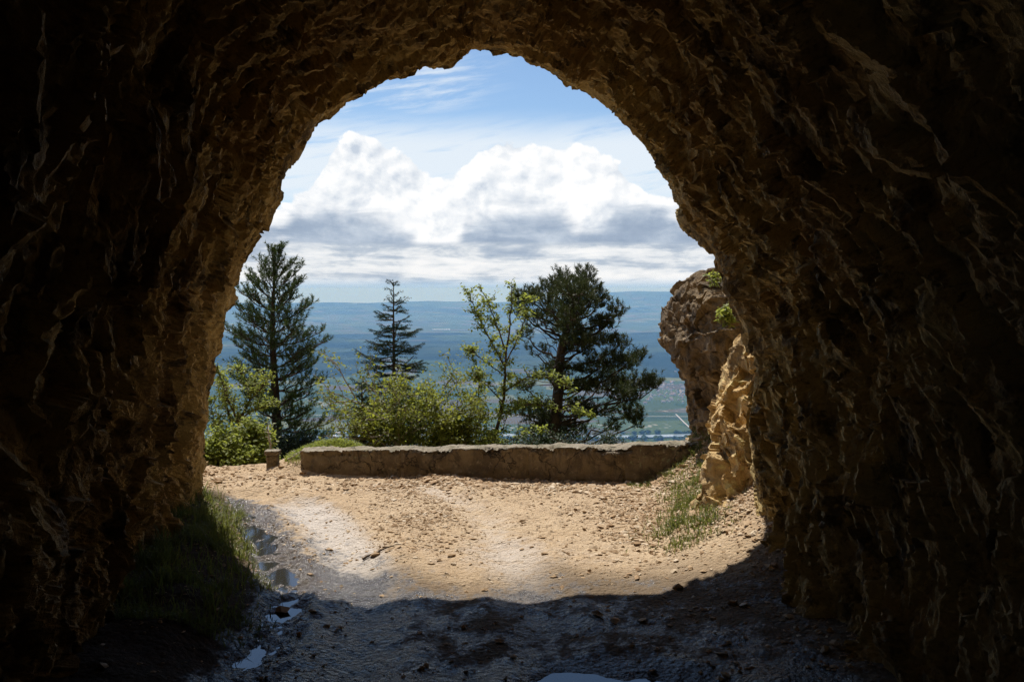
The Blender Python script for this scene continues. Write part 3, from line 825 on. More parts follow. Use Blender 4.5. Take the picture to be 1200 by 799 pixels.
# --- pine on the left: whorled, upswept branches
def build_left_pine():
    Y = 15.0; top = at(322, 301, Y); foot = base_on_slope(at(321, 545, Y)); loc = foot.copy()
    e = empty('pine_tree', foot, 'tall dark green pine with whorled upswept branches behind the stone post', 'pine tree')
    tb = Tubes(); n = 24; t = np.linspace(0, 1, n)[:, None]; tr = foot * (1 - t) + top * t
    tr[:, 0] += .03 * np.sin(t[:, 0] * 7); tr[:, 1] += .03 * np.sin(t[:, 0] * 5)
    rad = .088 * (1 - t[:, 0]) ** .85 + .006; tb.add(tr, rad, 10); tb.build('trunk', BARK_PINE, e, loc=None).matrix_parent_inverse = Matrix.Translation(-Vector(foot))
    br = Tubes(); SP_, SD = [], []
    pxm = Y / F
    prof_r = np.array([(301, 8), (312, 26), (330, 34), (348, 44), (370, 53), (393, 68), (423, 76), (460, 72), (483, 73), (520, 66), (560, 55), (640, 45)], float)
    prof_l = np.array([(301, 8), (312, 24), (330, 33), (340, 41), (360, 45), (405, 56), (430, 54), (470, 46), (520, 40), (560, 40), (640, 40)], float)
    py = 313.0
    while py < 640:
        nb = 6 if py > 330 else 4
        a0 = R.uniform(0, 6.28)
        for k in range(nb):
            az = a0 + k * 2 * math.pi / nb + R.normal() * .25
            side = math.cos(az); pr = prof_r if side > 0 else prof_l
            low = (py - 301) / 250.
            rise = (22 + 14 * R.uniform()) * pxm * (1.25 - .9 * low)
            ln_px = .94 * np.interp(py - rise / pxm * .6, pr[:, 0], pr[:, 1]) * R.uniform(.5, 1.12)
            Lh = ln_px * pxm
            st = np.array([np.interp(at(322, py, Y)[2], tr[:, 2], tr[:, 0]), Y, at(322, py, Y)[2]])
            end = st + np.array([side * Lh, math.sin(az) * Lh * .9, rise * (.4 + .6 * Lh)])
            pts = curve_pts(st, end, .07, 8, .012); br.add(pts, np.linspace(.016 * (.4 + low), .005, 8), 5)
            # side shoots
            m = int(5 + 9 * Lh)
            for q in range(m):
                f = .22 + .78 * (q + R.uniform()) / m
                p = np.array([np.interp(f * 7, np.arange(8), pts[:, i]) for i in range(3)])
                dd = (pts[-1] - pts[0]); dd /= np.linalg.norm(dd)
                sd = np.cross(dd, [0, 0, 1]) * R.choice([-1, 1]) * R.uniform(.5, 1.1) + dd * .7 + np.array([0, 0, R.uniform(.1, .7)])
                sd /= np.linalg.norm(sd); sl = (.10 + .32 * Lh * (1.15 - f)) * R.uniform(.7, 1.2)
                en = p + sd * sl; br.add([p, (p + en) / 2 + [0, 0, -.01], en], [.005, .004, .003], 3)
                ns = max(2, int(sl / .08))
                for w_ in range(ns):
                    g = (w_ + 1) / ns; s2 = sd + rand_unit(1)[0] * .55 + np.array([0, 0, .35]); s2 /= np.linalg.norm(s2)
                    SP_.append(p + sd * sl * g); SD.append(s2)
            SP_.append(end); SD.append(np.array([0.2 * side, 0, 1.]) / 1.02)
        py += 10.5 + 4 * R.uniform() + (py - 301) * .008
    for k in range(5):
        SP_.append(top - [0, 0, .05 * k]); SD.append(np.array([R.normal() * .3, R.normal() * .3, 1]))
    SP_, SD = np.array(SP_), np.array(SD); SD /= np.linalg.norm(SD, axis=1)[:, None]
    br.build('branches', BARK_PINE, e).matrix_parent_inverse = Matrix.Translation(-Vector(foot))
    tri_obj('crown', needles(SP_, SD, .055, .0085, 30, .11, .7), NEEDLE, e, None).matrix_parent_inverse = Matrix.Translation(-Vector(foot))
    print('left pine shoots', len(SP_))

# --- broad irregular pine on the right
def build_right_pine():
    Y = 15.5; z2 = lambda x, y: (580 + x / 3.33, 300 + y / 3.33); pxm = Y / F
    foot = base_on_slope(at(644, 524, Y))
    e = empty('pine_tree', foot, 'broad irregular dark pine with layered branch pads behind the middle of the low wall', 'pine tree')
    inv = Matrix.Translation(-Vector(foot))
    tp = [(215, 760), (235, 640), (248, 520), (250, 430), (262, 350), (285, 280), (305, 200), (335, 110), (352, 70)]
    tr = np.array([foot] + [at(*z2(*q), Y) for q in tp]); tb = Tubes()
    tb.add(tr, [.14, .105, .095, .085, .075, .062, .05, .038, .022, .008], 10); tb.build('trunk', BARK_PINE, e).matrix_parent_inverse = inv
    clumps = [(355, 85, 32, 34, 1), (262, 90, 30, 28, 1), (300, 135, 60, 40, 1), (215, 130, 40, 32, 1), (130, 160, 48, 28, 1), (95, 175, 28, 22, .8), (375, 140, 48, 40, 1), (330, 200, 62, 45, 1), (412, 265, 42, 28, 1.1),
              (468, 212, 24, 30, 1), (250, 205, 55, 38, .8), (100, 215, 34, 22, .6), (165, 255, 50, 32, .5), (390, 330, 90, 22, 1.1), (478, 338, 34, 24, 1), (325, 365, 50, 22, 1), (440, 405, 75, 26, 1),
              (562, 398, 28, 26, 1.1), (505, 418, 45, 22, 1), (385, 440, 80, 24, 1), (545, 500, 75, 32, 1.1), (625, 502, 30, 32, 1), (440, 505, 85, 28, 1), (500, 545, 60, 24, .9), (520, 615, 55, 34, 1.1),
              (555, 650, 26, 26, 1), (120, 520, 32, 18, .8), (130, 605, 55, 32, 1), (190, 625, 45, 45, 1.1), (235, 690, 55, 45, 1.1), (150, 700, 40, 40, .8), (170, 380, 40, 22, .35), (205, 460, 40, 25, .4), (340, 500, 45, 24, .7), (290, 450, 40, 20, .5),
              (330, 590, 50, 25, .5), (400, 600, 50, 25, .8), (320, 690, 50, 30, .6), (420, 270, 35, 24, .8), (120, 310, 30, 18, .4), (290, 260, 50, 30, .6), (420, 180, 30, 26, .8), (300, 290, 50, 26, .4)]
    br = Tubes(); SP_, SD = [], []
    zs = tr[:, 2]
    extra = []
    for c in clumps: extra.append(c + (R.uniform(-.35, .35),))
    # more pads in front and behind so that the crown is round from other sides
    for _ in range(26):
        c = clumps[R.randint(len(clumps))]; s = R.choice([-1, 1])
        extra.append((250 + (c[0] - 250) * R.uniform(.2, .7), c[1] + R.normal() * 15, c[2] * .8, c[3] * .8, c[4] * .75, s * R.uniform(.5, 1.25)))
    for (cx, cy, rx, ry, den, dy) in extra:
        c = at(*z2(cx, cy), Y); c[1] += dy; RX, RZ = rx / 3.33 * pxm * 1.08, ry / 3.33 * pxm * 1.08; RY = RX * .8
        # limb from the trunk, lower than the pad
        ta = c[2] - .18 - .28 * abs(c[0] - np.interp(c[2], zs, tr[:, 0])); ta = max(ta, zs[1]); 
        st = np.array([np.interp(ta, zs, tr[:, i]) for i in range(3)])
        tgt = c - np.array([0, 0, RZ * .45]); pts = curve_pts(st, tgt, .06, 8, .025); br.add(pts, np.linspace(.022, .008, 8), 6)
        ns = int(42 * den * (RX / .12) * (RZ / .1) ** .6) + 14
        q = rand_unit(ns) * R.uniform(.35, 1, (ns, 1)) ** .5 * np.array([RX, RY, RZ]) + c
        q += .25 * RZ * R.normal(size=q.shape)
        d = (q - c) / np.array([RX, RY, RZ]) * .5 + np.array([0, 0, .8]) + rand_unit(ns) * .35; d /= np.linalg.norm(d, axis=1)[:, None]
        SP_.append(q); SD.append(d)
        for k in range(0, ns, 7):
            br.add(curve_pts(tgt, q[k], .05, 4, .04), [.007, .006, .004, .003], 3)
    # bare inner twigs
    for _ in range(60):
        i = R.uniform(1.5, 5.5); st = np.array([np.interp(i, np.arange(len(tr)), tr[:, k]) for k in range(3)])
        d = rand_unit(1)[0] * [1, 1, .5] + [0, 0, .3]; br.add(curve_pts(st, st + d * R.uniform(.3, .75), -.05, 5, .05), np.linspace(.009, .003, 5), 3)
    SP_ = np.concatenate(SP_); SD = np.concatenate(SD)
    br.build('branches', BARK_PINE, e).matrix_parent_inverse = inv
    tri_obj('crown', needles(SP_, SD, .066, .0085, 20, .075, .65), NEEDLE_OLIVE, e, None).matrix_parent_inverse = inv
    print('right pine shoots', len(SP_))

# --- spruces
def build_spruce(px, py_top, py_vis, Y, halfw, label, mat, whorl=9.0, droop=.25, dens=1.0):
    top = at(px, py_top, Y); foot = base_on_slope(at(px, 528, Y)); pxm = Y / F
    e = empty('spruce_tree', foot, label, 'spruce tree'); inv = Matrix.Translation(-Vector(foot))
    tb = Tubes(); tr = np.array([foot, foot * .5 + top * .5 + [.01, 0, 0], top]); tb.add(tr, [.06, .035, .005], 8); tb.build('trunk', BARK, e).matrix_parent_inverse = inv
    br = Tubes(); SP_, SD = [], []
    z = top[2] - .06; H_ = top[2] - foot[2]; bot = foot[2] + .25
    while z > bot:
        d = top[2] - z; Lh = min(halfw(d / pxm) * pxm, 1.1)
        nb = 7 if d > .4 else 5; a0 = R.uniform(0, 6.28)
        for k in range(nb):
            az = a0 + k * 6.283 / nb + R.normal() * .3; L = Lh * R.uniform(.45, 1.2); zz = z + R.normal() * whorl * pxm * .42
            rise = (.55 if d < .5 else (.38 - droop * min(1, d / 2))) * L + R.normal() * .12 * L
            st = np.array([np.interp(z, [foot[2], top[2]], [foot[0], top[0]]), Y, zz]); en = st + np.array([math.cos(az) * L, math.sin(az) * L, rise])
            pts = curve_pts(st, en, .10, 7, .01); br.add(pts, np.linspace(.009, .003, 7), 4)
            m = max(3, int(L / .032 * dens))
            for q in range(m):
                f = .12 + .88 * (q + .5) / m; p = np.array([np.interp(f * 6, np.arange(7), pts[:, i]) for i in range(3)])
                dd = (en - st) / (np.linalg.norm(en - st) + 1e-9); SP_.append(p); SD.append(dd)
                if R.uniform() < .75:
                    sd = np.cross(dd, [0, 0, 1]) * R.choice([-1, 1]) + dd * .9 + [0, 0, -.25]; sd /= np.linalg.norm(sd)
                    for g in range(1, 1 + max(1, int((1 - f) * L / .05))): SP_.append(p + sd * .045 * g); SD.append(sd)
        z -= whorl * pxm * R.uniform(.8, 1.2)
    for k in range(8): SP_.append(top - [0, 0, .03 * k]); SD.append(np.array([0, 0, 1.]))
    SP_, SD = np.array(SP_), np.array(SD)
    br.build('branches', BARK, e).matrix_parent_inverse = inv
    tri_obj('crown', needles(SP_, SD, .030, .007, 14, .055, .85), mat, e, None).matrix_parent_inverse = inv
    print('spruce shoots', len(SP_))

# --- broad-leaved shrubs and trees
def grow(tb, p, d, L, r, lev, tips, upw=.25, spread=.6, split=3, shrink=.72, mid=True):
    n = 5; pts = [p]; dd = d.copy()
    for i in range(n):
        dd = dd + R.normal(0, .13, 3) + np.array([0, 0, upw * .12]); dd /= np.linalg.norm(dd); pts.append(pts[-1] + dd * L / n)
    tb.add(pts, np.linspace(r, r * .62, n + 1), 5 if lev > 1 else 3)
    if lev <= 1:
        for i in range(1, n + 1): tips.append((pts[i], dd))
    if lev == 0: return
    for k in range(split + (R.uniform() < .4)):
        i = R.randint(2, n + 1) if k else n
        q = rand_unit(1)[0]; q = q - (q @ dd) * dd; q /= np.linalg.norm(q) + 1e-9
        nd = dd * (1 - spread * .5) + q * spread + np.array([0, 0, upw * .3]); nd /= np.linalg.norm(nd)
        grow(tb, pts[i], nd, L * shrink * R.uniform(.75, 1.15), r * .58, lev - 1, tips, upw, spread, split, shrink)

def shrub(name, label, cat, stems, Y, mat, leaf=.045, per=9, lev=3, scatter=.06, bark=None, spread=.6, split=3, keep=1.0, group=None, upw=.25, basepx=None):
    """stems: list of (base px, tip px, tip py, radius, dy)"""
    bark = bark or BARK
    f0 = base_on_slope(at(basepx if basepx else stems[0][0], 528, Y))
    e = empty(name, f0, label, cat, group); inv = Matrix.Translation(-Vector(f0))
    tb = Tubes(); tips = []
    for (bx, tx, ty, r, dy) in stems:
        b = base_on_slope(at(bx, 528, Y)); t = at(tx, ty, Y); t[1] += dy
        d = t - b; D = np.linalg.norm(d); d /= D
        Lt = D / sum(.72 ** k for k in range(lev + 1)) * 1.05
        grow(tb, b, d, Lt, r, lev, tips, upw, spread, split)
    P = np.array([q[0] for q in tips]); P = P[R.uniform(0, 1, len(P)) < keep]
    tb.build('branches', bark, e).matrix_parent_inverse = inv
    P = np.repeat(P, per, 0) + R.normal(0, scatter, (len(P) * per, 3))
    V, f = leaves(P, leaf)
    npmesh('foliage', V, f, mat, e, False).matrix_parent_inverse = inv
    print(name, 'leaves', len(P))
    return e

def traced_tree(name, label, cat, Y, limbs, mat, leaf, n_leaf, lscale=1.0, twig=.16, bark=None, base=None):
    """limbs: list of polylines [(px,py,dy)...] with radius; leaves sit along twigs"""
    f0 = base_on_slope(at(base, 528, Y)); e = empty(name, f0, label, cat); inv = Matrix.Translation(-Vector(f0)); tb = Tubes(); LP = []
    for (pts, r0, r1, dens) in limbs:
        P = np.array([at(a, b, Y) + [0, c, 0] for a, b, c in pts])
        if pts[0][1] >= 520: P = np.vstack([f0 + [P[0][0] - f0[0], 0, 0], P])
        s = np.r_[0, np.cumsum(np.linalg.norm(np.diff(P, axis=0), axis=1))]; n = max(6, int(s[-1] / .08)); q = np.linspace(0, s[-1], n)
        C = np.stack([np.interp(q, s, P[:, i]) for i in range(3)], 1); C[1:-1] += R.normal(0, .006, (n - 2, 3)); tb.add(C, np.linspace(r0, r1, n), 6)
        for k in range(int(s[-1] * dens * 1.9)):
            f = R.uniform(.18, 1); c = np.array([np.interp(f * (n - 1), np.arange(n), C[:, i]) for i in range(3)])
            d = rand_unit(1)[0] * [1, 1, .6] + [0, 0, .55]; d /= np.linalg.norm(d); L = twig * R.uniform(.4, 1.3)
            if f > .93: L *= .5
            T = curve_pts(c, c + d * L, 0, 4, .04); tb.add(T, [.006, .005, .004, .003], 3)
            for g in range(1, 4): LP += [T[g]] * (n_leaf if g > 1 else n_leaf // 2)
        LP += [C[-1]] * n_leaf
    tb.build('branches', bark or BARK, e).matrix_parent_inverse = inv
    LP = np.array(LP) + R.normal(0, .022, (len(LP), 3)); V, f = leaves(LP, leaf)
    npmesh('foliage', V, f, mat, e, False).matrix_parent_inverse = inv
    print(name, 'leaves', len(LP))

def build_trees():
    build_left_pine(); build_right_pine()
    build_spruce(461, 333, 480, 17.0, lambda d: 4 + d * .42 if d < 60 else min(48, 29 + (d - 60) * .30), 'slim dark spruce with sparse upturned branches rising above the leafy shrubs', NEEDLE_SPRUCE, 9.5, .30, 1.15)
    build_spruce(424, 453, 528, 13.5, lambda d: 2 + d * .22, 'small dark spruce beside the grassy knoll at the low wall', NEEDLE_SPRUCE, 7.5, .1, 1.2)
    shrub('leafy_shrub', 'large yellow-green shrub with many stems in front of the slim spruce', 'shrub',
          [(460, 446, 400, .03, .1), (465, 482, 392, .03, -.2), (458, 438, 410, .025, .2), (470, 505, 410, .028, .1), (462, 440, 455, .02, -.3), (468, 515, 445, .024, .3), (466, 470, 450, .02, .5), (464, 452, 470, .02, -.4)],
          13.6, LEAF, .060, 4, 3, .05, TWIG_GREY, .66)
    shrub('leafy_shrub', 'rounded mid-green shrub between the large yellow-green shrub and the slender tree', 'shrub',
          [(535, 538, 408, .022, 0), (532, 522, 432, .02, .3), (538, 560, 462, .02, -.2), (530, 505, 475, .02, .1), (540, 572, 480, .018, .2), (536, 540, 470, .018, -.4), (534, 552, 490, .018, .4), (532, 520, 492, .018, -.3)],
          13.2, LEAF, .058, 5, 3, .05, BARK, .65)
    shrub('leafy_shrub', 'bright green bushes behind the road edge below the left pine', 'shrub',
          [(270, 252, 490, .02, 0), (275, 275, 480, .02, .3), (285, 300, 500, .02, -.2), (262, 245, 515, .018, .2), (290, 312, 520, .018, .1), (300, 296, 520, .018, -.3), (250, 238, 500, .018, -.1), (262, 262, 520, .02, -.3), (280, 285, 530, .02, -.3)],
          12.0, LEAF_YOUNG, .064, 7, 3, .06, BARK, .7)
    traced_tree('deciduous_tree', 'leaning small deciduous tree with bare dark stems beside the left tunnel wall', 'tree', 12.8,
                [([(262, 550, 0), (275, 508, 0), (290, 470, .1), (298, 440, .1)], .035, .008, 30), ([(275, 508, 0), (262, 470, .1), (256, 440, .2)], .02, .005, 34), ([(290, 470, .1), (308, 455, -.1), (318, 440, -.1)], .015, .004, 34),
                 ([(280, 495, 0), (268, 455, -.2), (262, 425, -.3)], .015, .004, 28), ([(283, 490, 0), (300, 480, .2), (318, 478, .3)], .012, .004, 34), ([(270, 525, 0), (252, 500, 0), (246, 470, 0)], .014, .004, 34),
                 ([(292, 466, 0), (284, 445, .2), (270, 432, .3)], .010, .003, 30)],
                LEAF_YOUNG, .05, 4, base=262)
    traced_tree('deciduous_tree', 'slender pale-leaved deciduous tree with several thin stems left of the broad pine', 'tree', 13.8,
                [([(575, 528, 0), (585, 492, 0), (592, 455, 0), (592, 420, 0), (598, 380, .05), (600, 335, .05)], .036, .006, 11), ([(592, 430, 0), (575, 400, .05), (560, 370, .1), (545, 338, .1)], .016, .004, 14),
                 ([(592, 410, 0), (582, 380, -.1), (570, 350, -.1), (562, 336, -.1)], .012, .004, 13), ([(593, 425, 0), (608, 395, .2), (618, 365, .2), (622, 350, .2)], .012, .004, 13), ([(590, 440, 0), (570, 425, .1), (545, 410, .2)], .010, .003, 13),
                 ([(588, 470, 0), (570, 450, -.1), (552, 435, -.2)], .010, .003, 12), ([(578, 525, 0), (610, 512, .1), (640, 505, .1)], .02, .005, 9), ([(590, 460, 0), (615, 440, -.3), (650, 440, -.5), (668, 452, -.6)], .012, .003, 12),
                 ([(586, 485, 0), (620, 470, -.3), (655, 475, -.5), (690, 480, -.7)], .012, .003, 12), ([(565, 528, 0), (560, 480, .2), (562, 440, .2), (550, 410, .2)], .014, .003, 13), ([(560, 528, 0), (590, 500, -.2), (600, 470, -.2)], .012, .003, 14)],
                LEAF_YOUNG, .057, 7, base=575)
    shrub('low_shrub', 'low dark purple-green shrub peeping over the low wall below the broad pine', 'shrub',
          [(640, 630, 505, .015, 0), (660, 660, 500, .015, .2), (680, 680, 503, .015, -.1), (700, 702, 505, .015, .1), (720, 722, 508, .015, 0), (735, 742, 512, .012, .1), (615, 612, 512, .012, 0)],
          12.6, LEAF_DARK, .035, 8, 2, .05, BARK, .5)
    shrub('leafy_shrub', 'dense green undergrowth behind the wall below the slender tree', 'shrub',
          [(580, 580, 500, .015, 0), (600, 600, 512, .015, .2), (560, 558, 505, .015, -.1), (618, 620, 515, .015, .1)],
          13.0, LEAF, .04, 7, 2, .06, BARK, .5)
    shrub('low_shrub', 'dark shaded shrub under the right side of the left pine', 'shrub',
          [(345, 345, 500, .018, 0), (365, 372, 508, .018, .2), (335, 330, 505, .018, -.1), (355, 352, 512, .018, .3)],
          13.8, LEAF_DARK, .045, 9, 3, .07, BARK, .6)
build_trees()

# ------------------------------------------------------------------ grass, rock plants, sticks
def blades(P, L, w, lean=.35, k=3):
    n = len(P); az = R.uniform(0, 6.283, n); le = R.uniform(.1, 1, n) * lean
    d = np.stack([np.cos(az) * le, np.sin(az) * le, np.ones(n)], 1); d /= np.linalg.norm(d, axis=1)[:, None]
    s = np.stack([-np.sin(az), np.cos(az), np.zeros(n)], 1); s += rand_unit(n) * .5
    Ls = L * R.uniform(.4, 1.2, n)[:, None]; h = np.stack([np.cos(az), np.sin(az), -.5 * np.ones(n)], 1)
    m = P + d * Ls * .55; t = P + d * Ls * .9 + h * Ls * .35 * R.uniform(.2, 1.2, (n, 1))
    V = np.stack([P - s * w / 2, P + s * w / 2, m + s * w * .4, m - s * w * .4, t], 1).reshape(-1, 3); i = np.arange(n) * 5
    return V, [np.stack([i, i + 1, i + 2, i + 3], 1), np.stack([i + 3, i + 2, i + 4], 1)]

def grass_patch(n, xr, yr, dens, L, w, mat, label, lean=.4):
    x = R.uniform(*xr, n); y = R.uniform(*yr, n); m = R.uniform(0, 1, n) < dens(x, y); x, y = x[m], y[m]
    P = np.stack([x, y, gz(x, y) - .01], 1); LL = L(x, y)[:, None] if callable(L) else L
    V, f = blades(P, LL, w, lean)
    tag(npmesh('grass', V, f, mat), label, 'grass', kind='stuff')

clump = lambda x, y, s=3.0, sd=501: sstep(-.15, .35, noise3(x * s, y * s, 0, sd))
grass_patch(42000, (-3.0, -1.2), (5.2, 9.3), lambda x, y: (.12 + .88 * clump(x, y, 2.8)) * sstep(9.0, 8.0, y) * sstep(.02, -.12, x + .10 * noise3(x * 4, y * 4, 0, 5) - verge_x(y)),
            lambda x, y: (.05 + .13 * sstep(0, -.25, x - verge_x(y)) * R.uniform(.4, 1.2, len(x))) * (.6 + .8 * clump(x, y, 5, 77)), .006, GRASS, 'green grass clump along the foot of the left tunnel wall', .8)
grass_patch(46000, (.8, 2.4), (6.8, 10.0), lambda x, y: (.2 + .8 * clump(x, y, 4.5, 503)) * np.exp(-((x - 1.27 - .20 * (y - 7.0)) / .22) ** 2) * sstep(6.8, 7.3, y) * .95,
            .10, .006, GRASS, 'yellow-green grass on the gravel bank below the outcrop', .8)
grass_patch(7000, (1.4, 2.5), (9.4, 10.2), lambda x, y: clump(x, y, 4, 505) * .9, .10, .005, GRASS_DRY, 'dry grass on top of the bank at the right end of the low wall', .6)
grass_patch(22000, (-2.4, -1.2), (10.4, 11.3), lambda x, y: .9 + 0 * x, .08, .007, LEAF_YOUNG, 'bright grass on the knoll behind the left part of the low wall')
grass_patch(260, (1.12, 1.36), (9.35, 9.52), lambda x, y: .9 + 0 * x, .07, .006, GRASS, 'small green grass tuft at the foot of the low wall', .8)
grass_patch(500, (-2.35, -2.1), (10.15, 10.5), lambda x, y: .6 + 0 * x, .06, .005, GRASS_DRY, 'thin grass beside the stone post', .8)

def build_small():
    # leafy plant on the outcrop and a sprig on the inner wall
    def plant(px, py, Y, n, s, leaf, label, mat):
        c = at(px, py, Y); e = empty('rock_plant', c, label, 'plant'); inv = Matrix.Translation(-Vector(c)); tb = Tubes(); P = []
        for k in range(n):
            d = rand_unit(1)[0] * [1, .6, 1] + [0, -.5, .3]; d /= np.linalg.norm(d); q = curve_pts(c + [0, .08, -.02], c + d * s * R.uniform(.5, 1), .0, 5, .03); tb.add(q, np.linspace(.003, .0015, 5), 3)
            for j in range(2, 5): P += [q[j]] * 4
        tb.build('stem', BARK, e).matrix_parent_inverse = inv
        V, f = leaves(np.array(P) + R.normal(0, .012, (len(P), 3)), leaf, aspect=.75); npmesh('foliage', V, f, mat, e).matrix_parent_inverse = inv
    plant(850, 372, 9.15, 24, .15, .05, 'bright green leafy plant growing on the outcrop face', LEAF_YOUNG)
    plant(838, 328, 9.6, 14, .10, .035, 'small green plant on top of the outcrop', LEAF_YOUNG)
    # dead branches
    def stick(name, pts, r, label, mat=TWIG_GREY):
        P = np.array([at(*p) for p in pts]); tb = Tubes(); s = np.linspace(0, len(P) - 1, 16)
        C = np.stack([np.interp(s, np.arange(len(P)), P[:, i]) for i in range(3)], 1); C[1:-1] += R.normal(0, .004, (14, 3))
        tb.add(C, np.linspace(r, r * .35, 16), 6)
        for k in (5, 8, 11): tb.add([C[k], C[k] + R.normal(0, .03, 3) + [0, 0, .03], C[k] + R.normal(0, .05, 3) + [0, 0, .06]], [r * .5, r * .4, r * .2], 4)
        tag(tb.build(name, mat, None, loc=C[0]), label, 'branch')
    stick('dead_branch', [(778, 572, 9.2), (793, 571, 9.15), (800, 561, 9.2), (813, 549, 9.25), (822, 544, 9.3)], .011, 'bent bleached dead branch lying in the grass below the outcrop')
    stick('dead_branch', [(837, 512, 9.0), (835, 522, 8.98), (834, 533, 8.95)], .022, 'pale broken root stub sticking out between outcrop and buttress')
    stick('dead_branch', [(337, 538, 10.25), (347, 533, 10.2), (352, 530, 10.3)], .007, 'thin grey twig leaning at the left end of the low wall')
    stick('dead_branch', [(318, 528, 10.9), (315, 512, 10.9), (313, 498, 10.9)], .012, 'upright grey dead stem behind the stone post')
    p1 = on_ground(425, 654); p2 = on_ground(462, 646)
    tb = Tubes(); q = np.linspace(p1, p2, 10); q[:, 2] = [float(gz(a[0], a[1])) + .012 for a in q]; tb.add(q, np.linspace(.008, .004, 10), 6)
    tag(tb.build('stick', BARK, None, loc=p1), 'short dark stick lying on the left wheel track', 'stick')
build_small()

# ------------------------------------------------------------------ air
def build_haze():
    x0, x1, y0, y1, zb, zt = -75000, 75000, -1500, 36000, -702 - 6, 15.0
    V = np.array([(x, y, z) for z in (zb, zt) for x, y in ((x0, y0), (x1, y0), (x1, y1), (x0, y1))], float)
    f = np.array([(3, 2, 1, 0), (4, 5, 6, 7), (0, 1, 5, 4), (1, 2, 6, 5), (2, 3, 7, 6), (3, 0, 4, 7)])
    m = bpy.data.materials.new('haze_air'); m.use_nodes = True; nt = m.node_tree; nt.nodes.clear()
    out = nt.nodes.new('ShaderNodeOutputMaterial'); v = nt.nodes.new('ShaderNodeVolumePrincipled')
    v.inputs['Color'].default_value = (.24, .52, 1.0, 1); v.inputs['Absorption Color'].default_value = (1, 1, 1, 1); v.inputs['Density'].default_value = HAZE; v.inputs['Anisotropy'].default_value = 0.0
    nt.links.new(v.outputs[0], out.inputs['Volume'])
    tag(npmesh('haze', V, f, m), 'blue haze filling the air over the valley', 'haze', kind='stuff')
HAZE = 5.5e-5
build_haze()

